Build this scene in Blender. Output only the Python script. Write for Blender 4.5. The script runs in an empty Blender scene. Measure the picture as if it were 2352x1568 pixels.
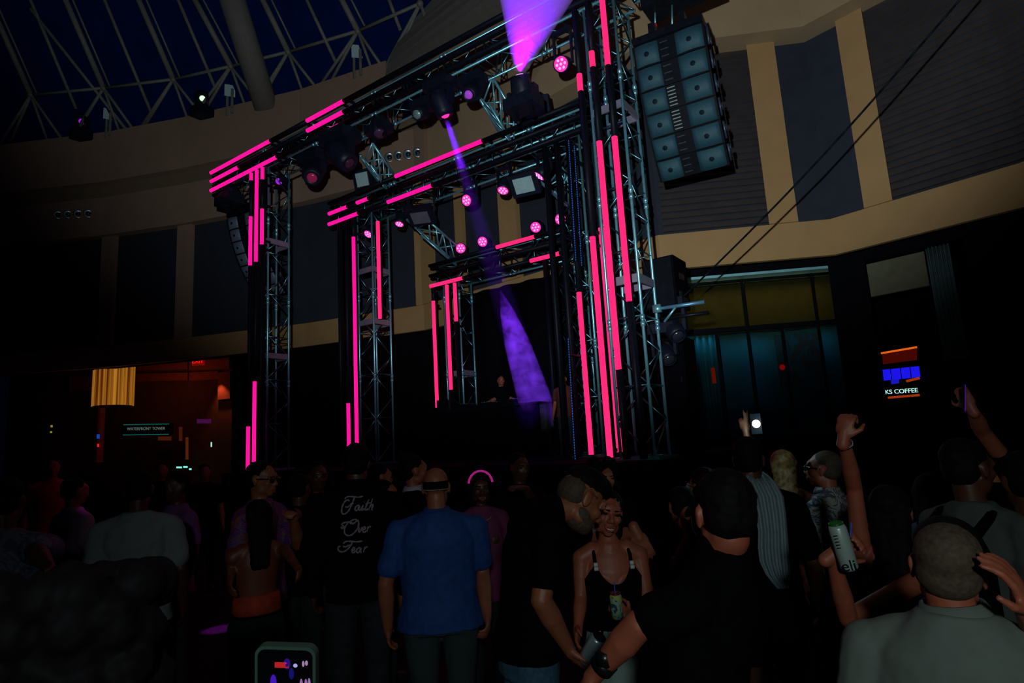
import bpy, bmesh, math, random
import numpy as np
from mathutils import Vector, Matrix
random.seed(7); np.random.seed(7)
S = bpy.context.scene
COL = S.collection
PI = math.pi

# ---------------------------------------------------------------- camera
W, H, F = 2352, 1568, 1400.0
YAW, PIT, ROLL = math.radians(34.6), math.radians(9.1), math.radians(3.3)
CAM = np.array([0, 0, 1.9])
_hd = np.array([-math.sin(YAW), math.cos(YAW), 0]); _z = np.array([0, 0, 1.0])
FWD = _hd * math.cos(PIT) + _z * math.sin(PIT)
_r0 = np.cross(_hd, _z); _u0 = np.cross(_r0, FWD)
RIGHT = _r0 * math.cos(ROLL) - _u0 * math.sin(ROLL)
UPV = _u0 * math.cos(ROLL) + _r0 * math.sin(ROLL)
cd = bpy.data.cameras.new('camera'); cd.sensor_width = 36; cd.lens = F / W * 36
cd.clip_start = .05; cd.clip_end = 300
cam = bpy.data.objects.new('camera', cd); COL.objects.link(cam); S.camera = cam
cam.matrix_world = Matrix(((RIGHT[0], UPV[0], -FWD[0], CAM[0]), (RIGHT[1], UPV[1], -FWD[1], CAM[1]),
                           (RIGHT[2], UPV[2], -FWD[2], CAM[2]), (0, 0, 0, 1)))

def ray(x, y): return RIGHT * (x - W / 2) / F + UPV * (H / 2 - y) / F + FWD
def at(x, y, d): return CAM + ray(x, y) * d                   # a point at forward distance d
def atY(x, y, Y): r = ray(x, y); return CAM + r * ((Y - CAM[1]) / r[1])

# ---------------------------------------------------------------- world, lights, exposure
wd = bpy.data.worlds.new('night'); S.world = wd; wd.use_nodes = True
bg = wd.node_tree.nodes['Background']; bg.inputs[0].default_value = (.10, .22, 1, 1); bg.inputs[1].default_value = .0022
S.view_settings.view_transform = 'Standard'; S.view_settings.look = 'None'
S.view_settings.exposure = 0; S.view_settings.gamma = 1
cy = S.cycles; cy.max_bounces = 4; cy.diffuse_bounces = 2; cy.glossy_bounces = 2; cy.transmission_bounces = 3
cy.volume_bounces = 0; cy.transparent_max_bounces = 8; cy.sample_clamp_indirect = 2.0
cy.caustics_reflective = False; cy.caustics_refractive = False

def lamp(name, kind, loc, target, energy, color, parent=None, **kw):
    L = bpy.data.lights.new(name, kind); L.energy = energy; L.color = color
    for k, v in kw.items(): setattr(L, k, v)
    o = bpy.data.objects.new(name, L); COL.objects.link(o); o.location = loc
    if target is not None:
        o.rotation_euler = (Vector(target) - Vector(loc)).to_track_quat('-Z', 'Y').to_euler()
    if parent:
        o.parent = parent; o.matrix_parent_inverse = parent.matrix_world.inverted()
    return o

# front-of-house follow spot beside the photographer, aimed high at the rig and the hall wall
lamp('front_of_house_spot', 'SPOT', (-.22, -.15, 2.42), at(1200, -120, 12), 3100, (.80, .95, 1.0),
     spot_size=math.radians(91), spot_blend=.48, shadow_soft_size=.03)
# unseen fill lamp added beside the camera to brighten the crowd
lamp('crowd_lamp', 'SPOT', (.80, -1.03, 2.46), at(1470, 1330, 2.6), 98, (.84, 1.0, .97), spot_size=math.radians(84), spot_blend=.9, shadow_soft_size=.10)

# ---------------------------------------------------------------- helpers: objects and tags
def tag(o, label=None, cat=None, group=None, kind=None):
    if label: o['label'] = label
    if cat: o['category'] = cat
    if group: o['group'] = group
    if kind: o['kind'] = kind
    return o
def thing(name, label, cat, loc=(0, 0, 0), rz=0.0, group=None):
    o = bpy.data.objects.new(name, None); COL.objects.link(o)
    o.empty_display_size = .1
    o.location = loc; o.rotation_euler = (0, 0, rz)
    o.matrix_world = Matrix.Translation(Vector(loc)) @ Matrix.Rotation(rz, 4, 'Z')
    return tag(o, label, cat, group)

MATS = {}
def mat(name, color, rough=.6, metal=0.0, var=.12, scale=6.0, emit=None, estr=1.0, spec=.5, bump=0.0):
    if name in MATS: return MATS[name]
    m = bpy.data.materials.new(name); m.use_nodes = True; MATS[name] = m
    nt = m.node_tree; b = nt.nodes['Principled BSDF']
    b.inputs['Roughness'].default_value = rough; b.inputs['Metallic'].default_value = metal
    b.inputs['Specular IOR Level'].default_value = spec
    tc = nt.nodes.new('ShaderNodeTexCoord'); n = nt.nodes.new('ShaderNodeTexNoise'); n.inputs['Scale'].default_value = scale
    n.inputs['Detail'].default_value = 4
    nt.links.new(tc.outputs['Object'], n.inputs['Vector'])
    r = nt.nodes.new('ShaderNodeValToRGB')
    r.color_ramp.elements[0].position = .3; r.color_ramp.elements[1].position = .7
    r.color_ramp.elements[0].color = tuple(c * (1 - var) for c in color[:3]) + (1,)
    r.color_ramp.elements[1].color = tuple(min(1, c * (1 + var)) for c in color[:3]) + (1,)
    nt.links.new(n.outputs['Fac'], r.inputs['Fac']); nt.links.new(r.outputs['Color'], b.inputs['Base Color'])
    if bump:
        bp = nt.nodes.new('ShaderNodeBump'); bp.inputs['Strength'].default_value = bump; bp.inputs['Distance'].default_value = .01
        nt.links.new(n.outputs['Fac'], bp.inputs['Height']); nt.links.new(bp.outputs['Normal'], b.inputs['Normal'])
    if emit:
        b.inputs['Emission Color'].default_value = tuple(emit) + (1,); b.inputs['Emission Strength'].default_value = estr
    return m

def patches(name, cols, scale=8.0, rough=.7):
    """cloth print: voronoi patches of several colours"""
    if name in MATS: return MATS[name]
    m = bpy.data.materials.new(name); m.use_nodes = True; MATS[name] = m
    nt = m.node_tree; b = nt.nodes['Principled BSDF']; b.inputs['Roughness'].default_value = rough
    tc = nt.nodes.new('ShaderNodeTexCoord'); n = nt.nodes.new('ShaderNodeTexNoise'); n.inputs['Scale'].default_value = scale
    n.inputs['Detail'].default_value = 3; n.inputs['Distortion'].default_value = 1.8
    nt.links.new(tc.outputs['Object'], n.inputs['Vector'])
    r = nt.nodes.new('ShaderNodeValToRGB'); r.color_ramp.interpolation = 'CONSTANT'
    e = r.color_ramp.elements
    while len(e) < len(cols): e.new(.5)
    for i, c in enumerate(cols):
        e[i].position = 0 if i == 0 else .34 + .32 * (i - 1) / max(1, len(cols) - 1); e[i].color = tuple(c) + (1,)
    nt.links.new(n.outputs['Fac'], r.inputs['Fac']); nt.links.new(r.outputs['Color'], b.inputs['Base Color'])
    return m

def emis(name, color, strength, bands=0.0, axis=2):
    """a lit surface; bands > 0 gives the row pattern of LED pixels along the tube"""
    if name in MATS: return MATS[name]
    m = bpy.data.materials.new(name); m.use_nodes = True; MATS[name] = m
    nt = m.node_tree; nt.nodes.clear()
    o = nt.nodes.new('ShaderNodeOutputMaterial'); e = nt.nodes.new('ShaderNodeEmission')
    e.inputs[0].default_value = tuple(color) + (1,); e.inputs[1].default_value = strength
    tc = nt.nodes.new('ShaderNodeTexCoord')
    if bands:
        w = nt.nodes.new('ShaderNodeTexWave'); w.wave_type = 'BANDS'; w.bands_direction = 'Z'; w.inputs['Scale'].default_value = bands
        nt.links.new(tc.outputs['Object'], w.inputs['Vector'])
        mr = nt.nodes.new('ShaderNodeMapRange'); mr.inputs[3].default_value = strength * (.72 if bands > 10 else 0); mr.inputs[4].default_value = strength * (1.28 if bands > 10 else 2)
        nt.links.new(w.outputs['Fac'], mr.inputs[0]); nt.links.new(mr.outputs[0], e.inputs[1])
    else:
        n = nt.nodes.new('ShaderNodeTexNoise'); n.inputs['Scale'].default_value = 12
        nt.links.new(tc.outputs['Object'], n.inputs['Vector'])
        mr = nt.nodes.new('ShaderNodeMapRange'); mr.inputs[3].default_value = strength * .85; mr.inputs[4].default_value = strength * 1.15
        nt.links.new(n.outputs['Fac'], mr.inputs[0]); nt.links.new(mr.outputs[0], e.inputs[1])
    nt.links.new(e.outputs[0], o.inputs[0])
    return m

# ---------------------------------------------------------------- helpers: meshes
def A(v): return np.asarray(v, float)
def unit(v): v = A(v); return v / (np.linalg.norm(v) + 1e-12)
def frame(d):
    d = unit(d); h = A((0, 0, 1)) if abs(d[2]) < .9 else A((1, 0, 0))
    x = unit(np.cross(h, d)); return x, np.cross(d, x), d

class MB:
    def __init__(s): s.v = []; s.f = []; s.n = 0
    def add(s, v, f):
        s.v.extend([tuple(float(c) for c in p) for p in v]); s.f.extend([tuple(i + s.n for i in q) for q in f]); s.n += len(v)
        return s
    def box(s, c, size, R=None):
        c = A(c); h = A(size) / 2; R = np.eye(3) if R is None else A(R)
        v = [c + R @ (h * A((x, y, z))) for x in (-1, 1) for y in (-1, 1) for z in (-1, 1)]
        return s.add(v, [(0, 1, 3, 2), (4, 6, 7, 5), (0, 4, 5, 1), (2, 3, 7, 6), (0, 2, 6, 4), (1, 5, 7, 3)])
    def tube(s, a, b, ra, rb=None, n=8, caps=True):
        a, b = A(a), A(b); rb = ra if rb is None else rb; x, y, d = frame(b - a)
        v = []
        for p, r in ((a, ra), (b, rb)):
            for k in range(n):
                t = 2 * PI * k / n; v.append(p + r * (x * math.cos(t) + y * math.sin(t)))
        f = [(k, (k + 1) % n, n + (k + 1) % n, n + k) for k in range(n)]
        if caps: f += [tuple(range(n - 1, -1, -1)), tuple(range(n, 2 * n))]
        return s.add(v, f)
    def path(s, pts, r, n=6):
        for a, b in zip(pts[:-1], pts[1:]): s.tube(a, b, r, n=n)
        return s
    def ball(s, c, r, R=None, n=12, m=8):
        c = A(c); r = A((r, r, r)) if np.isscalar(r) else A(r); R = np.eye(3) if R is None else A(R)
        v = [c + R @ (r * A((0, 0, 1)))]
        for i in range(1, m):
            p = PI * i / m
            for k in range(n):
                t = 2 * PI * k / n
                v.append(c + R @ (r * A((math.sin(p) * math.cos(t), math.sin(p) * math.sin(t), math.cos(p)))))
        v.append(c - R @ (r * A((0, 0, 1))))
        f = [(0, 1 + k, 1 + (k + 1) % n) for k in range(n)]
        for i in range(m - 2):
            for k in range(n):
                a = 1 + i * n + k; b = 1 + i * n + (k + 1) % n; f.append((a, a + n, b + n, b))
        L = len(v) - 1; q = 1 + (m - 2) * n
        f += [(L, q + (k + 1) % n, q + k) for k in range(n)]
        return s.add(v, f)
    def cone(s, a, ra, b, rb, n=12):
        """rounded cone: a limb segment"""
        s.ball(a, ra, n=n, m=8); s.ball(b, rb, n=n, m=8); return s.tube(a, b, ra * .985, rb * .985, n=n)
    def loft(s, secs, n=24):
        """secs: (centre, xaxis*rx, yaxis*ry) closed at both ends"""
        v = []; f = []
        for c, ax, ay in secs:
            for k in range(n):
                t = 2 * PI * k / n; v.append(A(c) + A(ax) * math.cos(t) + A(ay) * math.sin(t))
        for i in range(len(secs) - 1):
            for k in range(n):
                a = i * n + k; b = i * n + (k + 1) % n; f.append((a, b, b + n, a + n))
        f += [tuple(range(n - 1, -1, -1)), tuple(range((len(secs) - 1) * n, len(secs) * n))]
        return s.add(v, f)
    def lathe(s, a, d, prof, n=16):
        """prof: (distance along d, radius)"""
        a = A(a); x, y, d = frame(d); v = []; f = []
        for t, r in prof:
            for k in range(n):
                q = 2 * PI * k / n; v.append(a + d * t + r * (x * math.cos(q) + y * math.sin(q)))
        for i in range(len(prof) - 1):
            for k in range(n):
                p = i * n + k; q = i * n + (k + 1) % n; f.append((p, q, q + n, p + n))
        f += [tuple(range(n - 1, -1, -1)), tuple(range((len(prof) - 1) * n, len(prof) * n))]
        return s.add(v, f)
    def grid(s, P, thick=None):
        """P[i][j] points; thick: vector field offset giving it a back side"""
        I, J = len(P), len(P[0]); v = [p for r in P for p in r]
        f = [(i * J + j, i * J + j + 1, (i + 1) * J + j + 1, (i + 1) * J + j) for i in range(I - 1) for j in range(J - 1)]
        if thick is not None:
            o = len(v); v = v + [A(p) + A(thick) for p in v]
            f += [tuple(o + q for q in reversed(t)) for t in f[:]]
            rim = [i * J for i in range(I)] + [(I - 1) * J + j for j in range(1, J)] + [i * J + J - 1 for i in range(I - 2, -1, -1)] + [j for j in range(J - 2, 0, -1)]
            for a, b in zip(rim, rim[1:] + rim[:1]): f.append((a, b, o + b, o + a))
        return s.add(v, f)

def wm(o):
    return wm(o.parent) @ o.matrix_parent_inverse @ o.matrix_basis if o.parent else o.matrix_basis.copy()
def obj(name, mb, m, parent=None, smooth=False, world=False):
    """link the mesh as one object; world=True: the points are world points, brought into the parent's frame"""
    me = bpy.data.meshes.new(name); V = mb.v
    if parent is not None and world:
        iv = wm(parent).inverted(); V = [tuple(iv @ Vector(p)) for p in V]
    me.from_pydata(V, [], mb.f); me.materials.append(m)
    bm = bmesh.new(); bm.from_mesh(me); bmesh.ops.recalc_face_normals(bm, faces=bm.faces); bm.to_mesh(me); bm.free()
    if smooth: me.polygons.foreach_set('use_smooth', [True] * len(me.polygons))
    o = bpy.data.objects.new(name, me); COL.objects.link(o)
    if parent is not None: o.parent = parent
    return o
def struct(name, mb, m, smooth=False): return tag(obj(name, mb, m, smooth=smooth), kind='structure')

PENDING = []
def solid(name, mb, m, parent, vox=.008, sm=6, wr=0.0, wscale=.09):
    """union of overlapping volumes grown into ONE continuous surface"""
    o = obj(name, mb, m, parent)
    r = o.modifiers.new('r', 'REMESH'); r.mode = 'VOXEL'; r.voxel_size = vox; r.use_smooth_shade = True
    if sm:
        q = o.modifiers.new('s', 'SMOOTH'); q.factor = .5; q.iterations = sm
    if wr:
        key = 'folds%.3f' % wscale
        t = bpy.data.textures.get(key) or bpy.data.textures.new(key, 'CLOUDS'); t.noise_scale = wscale; t.noise_depth = 2
        d = o.modifiers.new('d', 'DISPLACE'); d.texture = t; d.strength = wr; d.mid_level = .5; d.texture_coords = 'LOCAL'
    PENDING.append(o)
    return o
def bake_pending():
    dg = bpy.context.evaluated_depsgraph_get()
    new = [(o, bpy.data.meshes.new_from_object(o.evaluated_get(dg))) for o in PENDING]
    for o, me in new:
        o.modifiers.clear(); o.data = me
        me.polygons.foreach_set('use_smooth', [True] * len(me.polygons)); me.name = o.name
    PENDING.clear()

def text_mesh(name, body, size, m, origin, xdir, updir, parent=None, depth=.01, align='CENTER'):
    cu = bpy.data.curves.new(name, 'FONT'); cu.body = body; cu.size = size; cu.extrude = depth; cu.align_x = align
    t = bpy.data.objects.new('t', cu); COL.objects.link(t)
    dg = bpy.context.evaluated_depsgraph_get(); me = bpy.data.meshes.new_from_object(t.evaluated_get(dg))
    bpy.data.objects.remove(t)
    x = unit(xdir); u = unit(updir); n = np.cross(x, u)
    M = Matrix(((x[0], u[0], n[0], origin[0]), (x[1], u[1], n[1], origin[1]), (x[2], u[2], n[2], origin[2]), (0, 0, 0, 1)))
    if parent is not None: M = wm(parent).inverted() @ M
    me.transform(M); me.materials.clear(); me.materials.append(m)
    o = bpy.data.objects.new(name, me); COL.objects.link(o)
    if parent is not None: o.parent = parent
    return o

# ---------------------------------------------------------------- materials
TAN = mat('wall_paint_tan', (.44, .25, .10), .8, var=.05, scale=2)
TAN_L = mat('wall_paint_left', (.34, .21, .145), .8, var=.05, scale=2)  # same tan wall; the left side's dimmer, bluer light is put into its colour
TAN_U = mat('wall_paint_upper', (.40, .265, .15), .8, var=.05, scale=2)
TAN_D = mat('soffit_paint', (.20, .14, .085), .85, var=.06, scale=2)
PANEL = mat('dark_wall_panel', (.020, .025, .040), .85, var=.15, scale=3)
LOUV = mat('louvred_panel', (.072, .054, .050), .8, var=.12, scale=3)
BLACKW = mat('black_wall', (.004, .004, .006), .9, spec=.03)
CARPET = mat('carpet', (.020, .014, .022), .95, var=.5, scale=30, spec=.05)
ALU = mat('aluminium', (.22, .54, .63), .36, metal=.72, var=.1, scale=14)  # teal cast of the light put into the colour of the metal
LACE = mat('aluminium_lacing', (.10, .24, .29), .34, metal=1.0, var=.15, scale=14)  # same aluminium with the teal cast mixed in, darker for the lacing
STEEL = mat('painted_steel', (.17, .165, .14), .6, var=.15, scale=8)
ARCHM = mat('arch_paint', (.16, .14, .125), .8, var=.08)
DGLASS = mat('night_glass', (.003, .014, .095), .22, var=.2, scale=1.2, spec=.25)
BLK = mat('black_plastic', (.004, .005, .008), .55, var=.3, scale=10, spec=.06)
BLKM = mat('black_metal', (.008, .010, .016), .4, metal=.4, var=.3, scale=10, spec=.15)
FIX = mat('fixture_black', (.006, .008, .018), .45, var=.3, scale=12, spec=.2)
GRILLE = mat('speaker_grille', (.008, .048, .066), .7, var=.25, scale=60)
GRILLE_D = mat('speaker_grille_dark', (.005, .012, .022), .7, var=.25, scale=60)
DECK = mat('stage_deck', (.006, .006, .008), .8, var=.4, scale=9, spec=.05)
CLOTHB = mat('black_drape', (.003, .003, .005), .95, var=.3, scale=5, spec=.02)
PINK = emis('led_pink', (1.0, .018, .150), 1.35, bands=18)
PINKF = emis('led_pink_far', (1.0, .006, .30), 1.15, bands=18)
LENS_P = emis('lens_pink', (1.0, .03, .38), 1.35)
LENS_W = emis('lens_hot', (1.0, .42, .95), 1.3)
LENS_V = emis('lens_violet', (.45, .02, .95), .75)
LENS_OFF = mat('lens_clear', (.30, .45, .42), .12, metal=.5, var=.5, scale=30)
PANEL_W = mat('blinder_panel', (.30, .44, .44), .55, var=.1, scale=30)
UNLIT = mat('unlit_led_diffuser', (.004, .005, .010), .5, var=.3, scale=20, spec=.12)

# ================================================================ the hall
POLY = np.array([(-34, 5), (-25.2, 9.7), (-22.1, 11.0), (-17.2, 12.7), (-12.7, 13.7), (-9, 13.3), (-4.6, 12.6), (-1.4, 14.3), (1.7, 13.5), (6, 10.5), (9, 6)])
def offp(o, P=POLY):
    n = []
    for i in range(len(P) - 1):
        d = unit(P[i + 1] - P[i]); n.append(A((d[1], -d[0])))
    out = []
    for i in range(len(P)):
        a = n[max(i - 1, 0)]; b = n[min(i, len(n) - 1)]; m = unit(a + b); out.append(P[i] + m * o / (m @ a))
    return np.array(out)
def hit(x, y, o=0.0):
    """where the line of sight meets the hall wall set off by o into the room"""
    P = offp(o); d = ray(x, y); best = None
    for i in range(len(P) - 1):
        e = P[i + 1] - P[i]; M = np.array([[d[0], -e[0]], [d[1], -e[1]]])
        if abs(np.linalg.det(M)) < 1e-9: continue
        t, s = np.linalg.solve(M, P[i] - CAM[:2])
        if t > 0 and -1e-6 <= s <= 1 + 1e-6 and (best is None or t < best): best = t
    return CAM + d * best
# arclength parametrisation of the plan
SEG = np.concatenate([[0], np.cumsum(np.linalg.norm(np.diff(POLY, axis=0), axis=1))])
def at_s(s, o=0.0):
    P = offp(o); i = int(np.clip(np.searchsorted(SEG, s) - 1, 0, len(P) - 2)); t = (s - SEG[i]) / (SEG[i + 1] - SEG[i])
    return P[i] * (1 - t) + P[i + 1] * t
def s_of(p):
    best = (1e9, 0)
    for i in range(len(POLY) - 1):
        e = POLY[i + 1] - POLY[i]; t = np.clip(((A(p)[:2] - POLY[i]) @ e) / (e @ e), 0, 1); q = POLY[i] + t * e
        best = min(best, (float(np.linalg.norm(A(p)[:2] - q)), float(SEG[i] + t * (SEG[i + 1] - SEG[i]))))
    return best[1]
def slab(mb, s0, s1, z0, z1, o0, o1):
    """a wall piece following the plan from s0 to s1, between offsets o0 (back) and o1 (room side)"""
    ss = [s0] + [q for q in SEG if s0 + .01 < q < s1 - .01] + [s1]
    v = []; f = []
    for q in ss:
        a = at_s(q, o0); b = at_s(q, o1)
        v += [(a[0], a[1], z0), (b[0], b[1], z0), (b[0], b[1], z1), (a[0], a[1], z1)]
    for i in range(len(ss) - 1):
        for k in range(4): f.append((4 * i + k, 4 * i + (k + 1) % 4, 4 * i + 4 + (k + 1) % 4, 4 * i + 4 + k))
    f += [(3, 2, 1, 0), tuple(4 * (len(ss) - 1) + k for k in range(4))]
    return mb.add(v, f)
SE = SEG[-1]
sL = s_of((-12.2, 13.6)); sR = s_of((-7.6, 13.1)); sG = SEG[6]; sH = SEG[7]
ZB0, ZB1, ZP, ZS0, ZS1, ZF = 5.38, 6.17, 10.42, 11.95, 12.55, 14.6

fl = MB(); fl.box((-8, 3, -.05), (60, 44, .1)); struct('floor', fl, CARPET)

# dark recessed field behind the pilasters, three stretches
struct('wall_left', slab(MB(), 0, sL, ZB0, ZP + .1, -.5, -.12), PANEL)
struct('wall_back', slab(MB(), sL, sG, ZB0, ZP + .1, -.5, -.12), PANEL)
struct('wall_right', slab(MB(), sG, SE, ZB0, ZP + .1, -.5, -.12), PANEL)
# tan ring band under the panels, upper wall, fascia
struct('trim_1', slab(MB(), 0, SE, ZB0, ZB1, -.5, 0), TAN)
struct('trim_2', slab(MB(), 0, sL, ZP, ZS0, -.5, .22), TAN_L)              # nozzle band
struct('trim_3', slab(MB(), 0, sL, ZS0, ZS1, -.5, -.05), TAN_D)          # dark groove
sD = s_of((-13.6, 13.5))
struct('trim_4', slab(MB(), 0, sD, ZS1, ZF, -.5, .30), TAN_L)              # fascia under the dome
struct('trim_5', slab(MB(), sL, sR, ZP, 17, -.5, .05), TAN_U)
struct('trim_6', slab(MB(), sR, SE, ZP, 17, -.5, .48), TAN_U)              # upper wall on the right
for k, (a, b) in enumerate([(235, 265), (408, 440)]):
    struct('trim_%d' % (7 + k), slab(MB(), s_of(hit(a, 590)), s_of(hit(b, 590)), ZB1, ZP, -.3, .06), TAN_L)
pil = [(954, 560, 993, 560), (1046, 500, 1062, 500), (1148, 500, 1188, 500), (1741, 312, 1806, 304), (1954, 280, 2017, 255)]
for k, (a, ya, b, yb) in enumerate(pil):
    struct('trim_%d' % (9 + k), slab(MB(), s_of(hit(a, ya)), s_of(hit(b, yb)), ZB1, ZP, -.3, .06), TAN)
# louvred fields left and right of the two right-hand pilasters
def louvres(s0, s1):
    mb = MB(); z = ZB1 + .08
    while z < ZP - .1:
        ss = [s0] + [q for q in SEG if s0 + .01 < q < s1 - .01] + [s1]; v = []; f = []
        for q in ss:
            a = at_s(q, -.13); b = at_s(q, -.035)
            v += [(a[0], a[1], z), (b[0], b[1], z), (a[0], a[1], z + .135)]
        for i in range(len(ss) - 1):
            for j in range(3): f.append((3 * i + j, 3 * i + (j + 1) % 3, 3 * i + 3 + (j + 1) % 3, 3 * i + 3 + j))
        f += [(2, 1, 0), tuple(3 * (len(ss) - 1) + j for j in range(3))]
        mb.add(v, f); z += .15
    return mb
sp1, sp2, sp3, sp4 = [s_of(hit(a, y)) for a, y in ((1741, 312), (1806, 304), (1954, 280), (2017, 255))]
struct('trim_14', louvres(sG + .1, sp1), LOUV)
struct('trim_15', louvres(sp4, SE - 1), LOUV)

# ceiling: inclined glazing of the dome over the left fascia, and the plain ceiling on the right
def dome_pt(s, t):
    """point on the glazing: t metres up the slope from the ring over the fascia"""
    p = at_s(s, -.3); q = at_s(s, 1.0); d = unit(q - p) * .62
    return A((p[0] + d[0] * t, p[1] + d[1] * t, ZF - .15 + t * .78))
ss = np.linspace(0, sD + 4, 16)
struct('ceiling', MB().grid([[dome_pt(s, t) for s in ss] for t in (0, 3, 8, 14)], thick=(0, .05, .25)), DGLASS)
c2 = MB(); c2.add([(-9.5, 13.6, 17), (9, 13.6, 17), (9, -6, 17), (-4, -6, 17), (-9.5, 13.6, 17.2), (9, 13.6, 17.2), (9, -6, 17.2), (-4, -6, 17.2)],
                  [(0, 1, 2, 3), (7, 6, 5, 4), (0, 4, 5, 1), (1, 5, 6, 2), (2, 6, 7, 3), (3, 7, 4, 0)])
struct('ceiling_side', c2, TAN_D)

# curved bulkhead that rises at the right end of the dome
def bulkhead():
    mb = MB(); n = 22; P = []
    edge = [(885, 172), (890, 150), (900, 122), (916, 92), (938, 62), (962, 32), (990, 2), (1020, -30), (1060, -60)]
    front = [hit(x, y, .62) for x, y in edge]
    v = []; f = []
    for p in front:
        q = at_s(sR + 1.2, .62); b = at_s(s_of(p), .1); r = at_s(sR + 1.2, .1)
        v += [p, (q[0], q[1], p[2]), (b[0], b[1], p[2]), (r[0], r[1], p[2])]
    for i in range(len(front) - 1):
        a = 4 * i; c = a + 4
        f += [(a, a + 1, c + 1, c), (a + 2, c + 2, c + 3, a + 3), (a, c, c + 2, a + 2), (a + 1, a + 3, c + 3, c + 1)]
    f += [(0, 2, 3, 1), (4 * len(front) - 4, 4 * len(front) - 3, 4 * len(front) - 1, 4 * len(front) - 2)]
    return mb.add(v, f)
struct('trim_16', bulkhead(), ARCHM)

# space frame under the glazing
def rib_pt(x, y, off=.5):
    """where a line of sight meets the plane of the frame, off metres inside the glazing"""
    best = None; d = ray(x, y)
    for t in np.linspace(-1, 12, 200):
        z = ZF - .15 + t * .78 - off; p = CAM + d * ((z - CAM[2]) / d[2])
        e = abs(np.linalg.norm(p[:2] - dome_pt(s_of(p), t)[:2]))
        if best is None or e < best[0]: best = (e, p)
    return best[1]
sf = thing('space_frame', 'steel space frame of thin struts under the dark blue dome glazing', 'roof frame', (-20, 10, ZF))
nodes = [(71, 218), (238, 202), (398, 182), (530, 152), (662, 119), (822, 71), (965, 8)]
NP = [rib_pt(*p) for p in nodes]
feet = [(20, 335), (160, 322), (315, 305), (430, 285), (575, 255), (720, 218), (870, 180)]
FP = [rib_pt(x, y, .5) for x, y in feet]
for k, (a, b) in enumerate(zip(NP[:-1], NP[1:])): obj('tie_rod', MB().tube(a, b, .055), STEEL, sf, True, True)
ribs = [((71, 218), (-40, -30)), ((238, 202), (142, -20)), ((398, 182), (310, -20)), ((530, 152), (437, -20)), ((662, 119), (594, -20)), ((822, 71), (775, -20)), ((300, 310), (70, 20)),
        ((175, 250), (66, -10)), ((350, 265), (236, -10)), ((498, 210), (405, -10)), ((770, 140), (700, -10)), ((920, 70), (890, -10))]
for k, (a, b) in enumerate(ribs):
    r = .10 if k < 6 else .06
    if k < 6:
        sh_ = A((.30, .08, 0)); obj('rib', MB().tube(rib_pt(*a) + sh_, rib_pt(*b, .45) + sh_, .035), STEEL, sf, True, True)
    obj('rib', MB().tube(rib_pt(*a), rib_pt(*b, .45), r), STEEL, sf, True, True)
for k, n in enumerate(NP):
    for dx in (-1, 0, 1):
        j = k + dx
        fp = FP[k] if dx == 0 else None
        if fp is None:
            x = nodes[k][0] + dx * 78; y = np.interp(x, [p[0] for p in feet], [p[1] for p in feet]); fp = rib_pt(x, y + 6, .5)
        obj('strut', MB().tube(n, fp, .055), STEEL, sf, True, True)
    obj('strut', MB().tube(n, rib_pt(nodes[k][0] + 38, nodes[k][1] + 105), .05), STEEL, sf, True, True)
    obj('node', MB().ball(n, .11), STEEL, sf, True, True)
tag(obj('arch_beam', MB().tube(rib_pt(612, 248, .9), rib_pt(515, -60, 1.1), .42, n=20), ARCHM, None, True),
    'fat round brown-grey arch tube crossing the dome glazing', 'beam')
# little flood lights and lamps on the ring of the dome
for (x, y, lab) in [(250, 262, 'far-left of the three small floods on the ledge'), (528, 208, 'middle of the three small floods on the ledge'), (820, 118, 'right-hand of the three small floods on the ledge')]:
    p = hit(x, y, .35); t = thing('flood_light', 'small square white flood, ' + lab, 'flood light', (p[0], p[1], p[2] - .6), group='floods on the ledge under the dome')
    fwd = unit(CAM - p); X, Y, D = frame(fwd); R = np.array([X, Y, D]).T
    obj('panel', MB().box(p, (.36, .40, .1), R), PANEL_W, t, world=True)
    obj('bracket', MB().tube(p + A((-.16, 0, -.95)), p + A((-.16, 0, 0)), .05).tube(p + A((.16, 0, -.95)), p + A((.16, 0, 0)), .05), STEEL, t, world=True)
for (x, y, c, lab) in [(188, 279, LENS_V, 'small moving light on the dome ledge with a violet lens'), (465, 226, mat('lens_star', (.7, .9, .8), .2, emit=(.8, 1, .8), estr=.9), 'small moving light on the dome ledge with a white glint')]:
    p = hit(x, y, .5); t = thing('ledge_light', lab, 'stage light', (p[0], p[1], p[2] - .6))
    fwd = unit(CAM - p)
    obj('head', MB().lathe(p - fwd * .5, fwd, [(0, .16), (.1, .28), (.4, .30), (.5, .22)]), FIX, t, True, True)
    obj('lens', MB().lathe(p - fwd * .01, fwd, [(0, .11), (.03, .09)]), c, t, True, True)
    obj('base', MB().box(p + A((0, 0, -.55)), (.6, .6, .35)), FIX, t, world=True)
    obj('yoke', MB().tube(p + A((-.33, 0, -.4)), p + A((-.33, 0, .1)), .05).tube(p + A((.33, 0, -.4)), p + A((.33, 0, .1)), .05), FIX, t, True, True)
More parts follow.
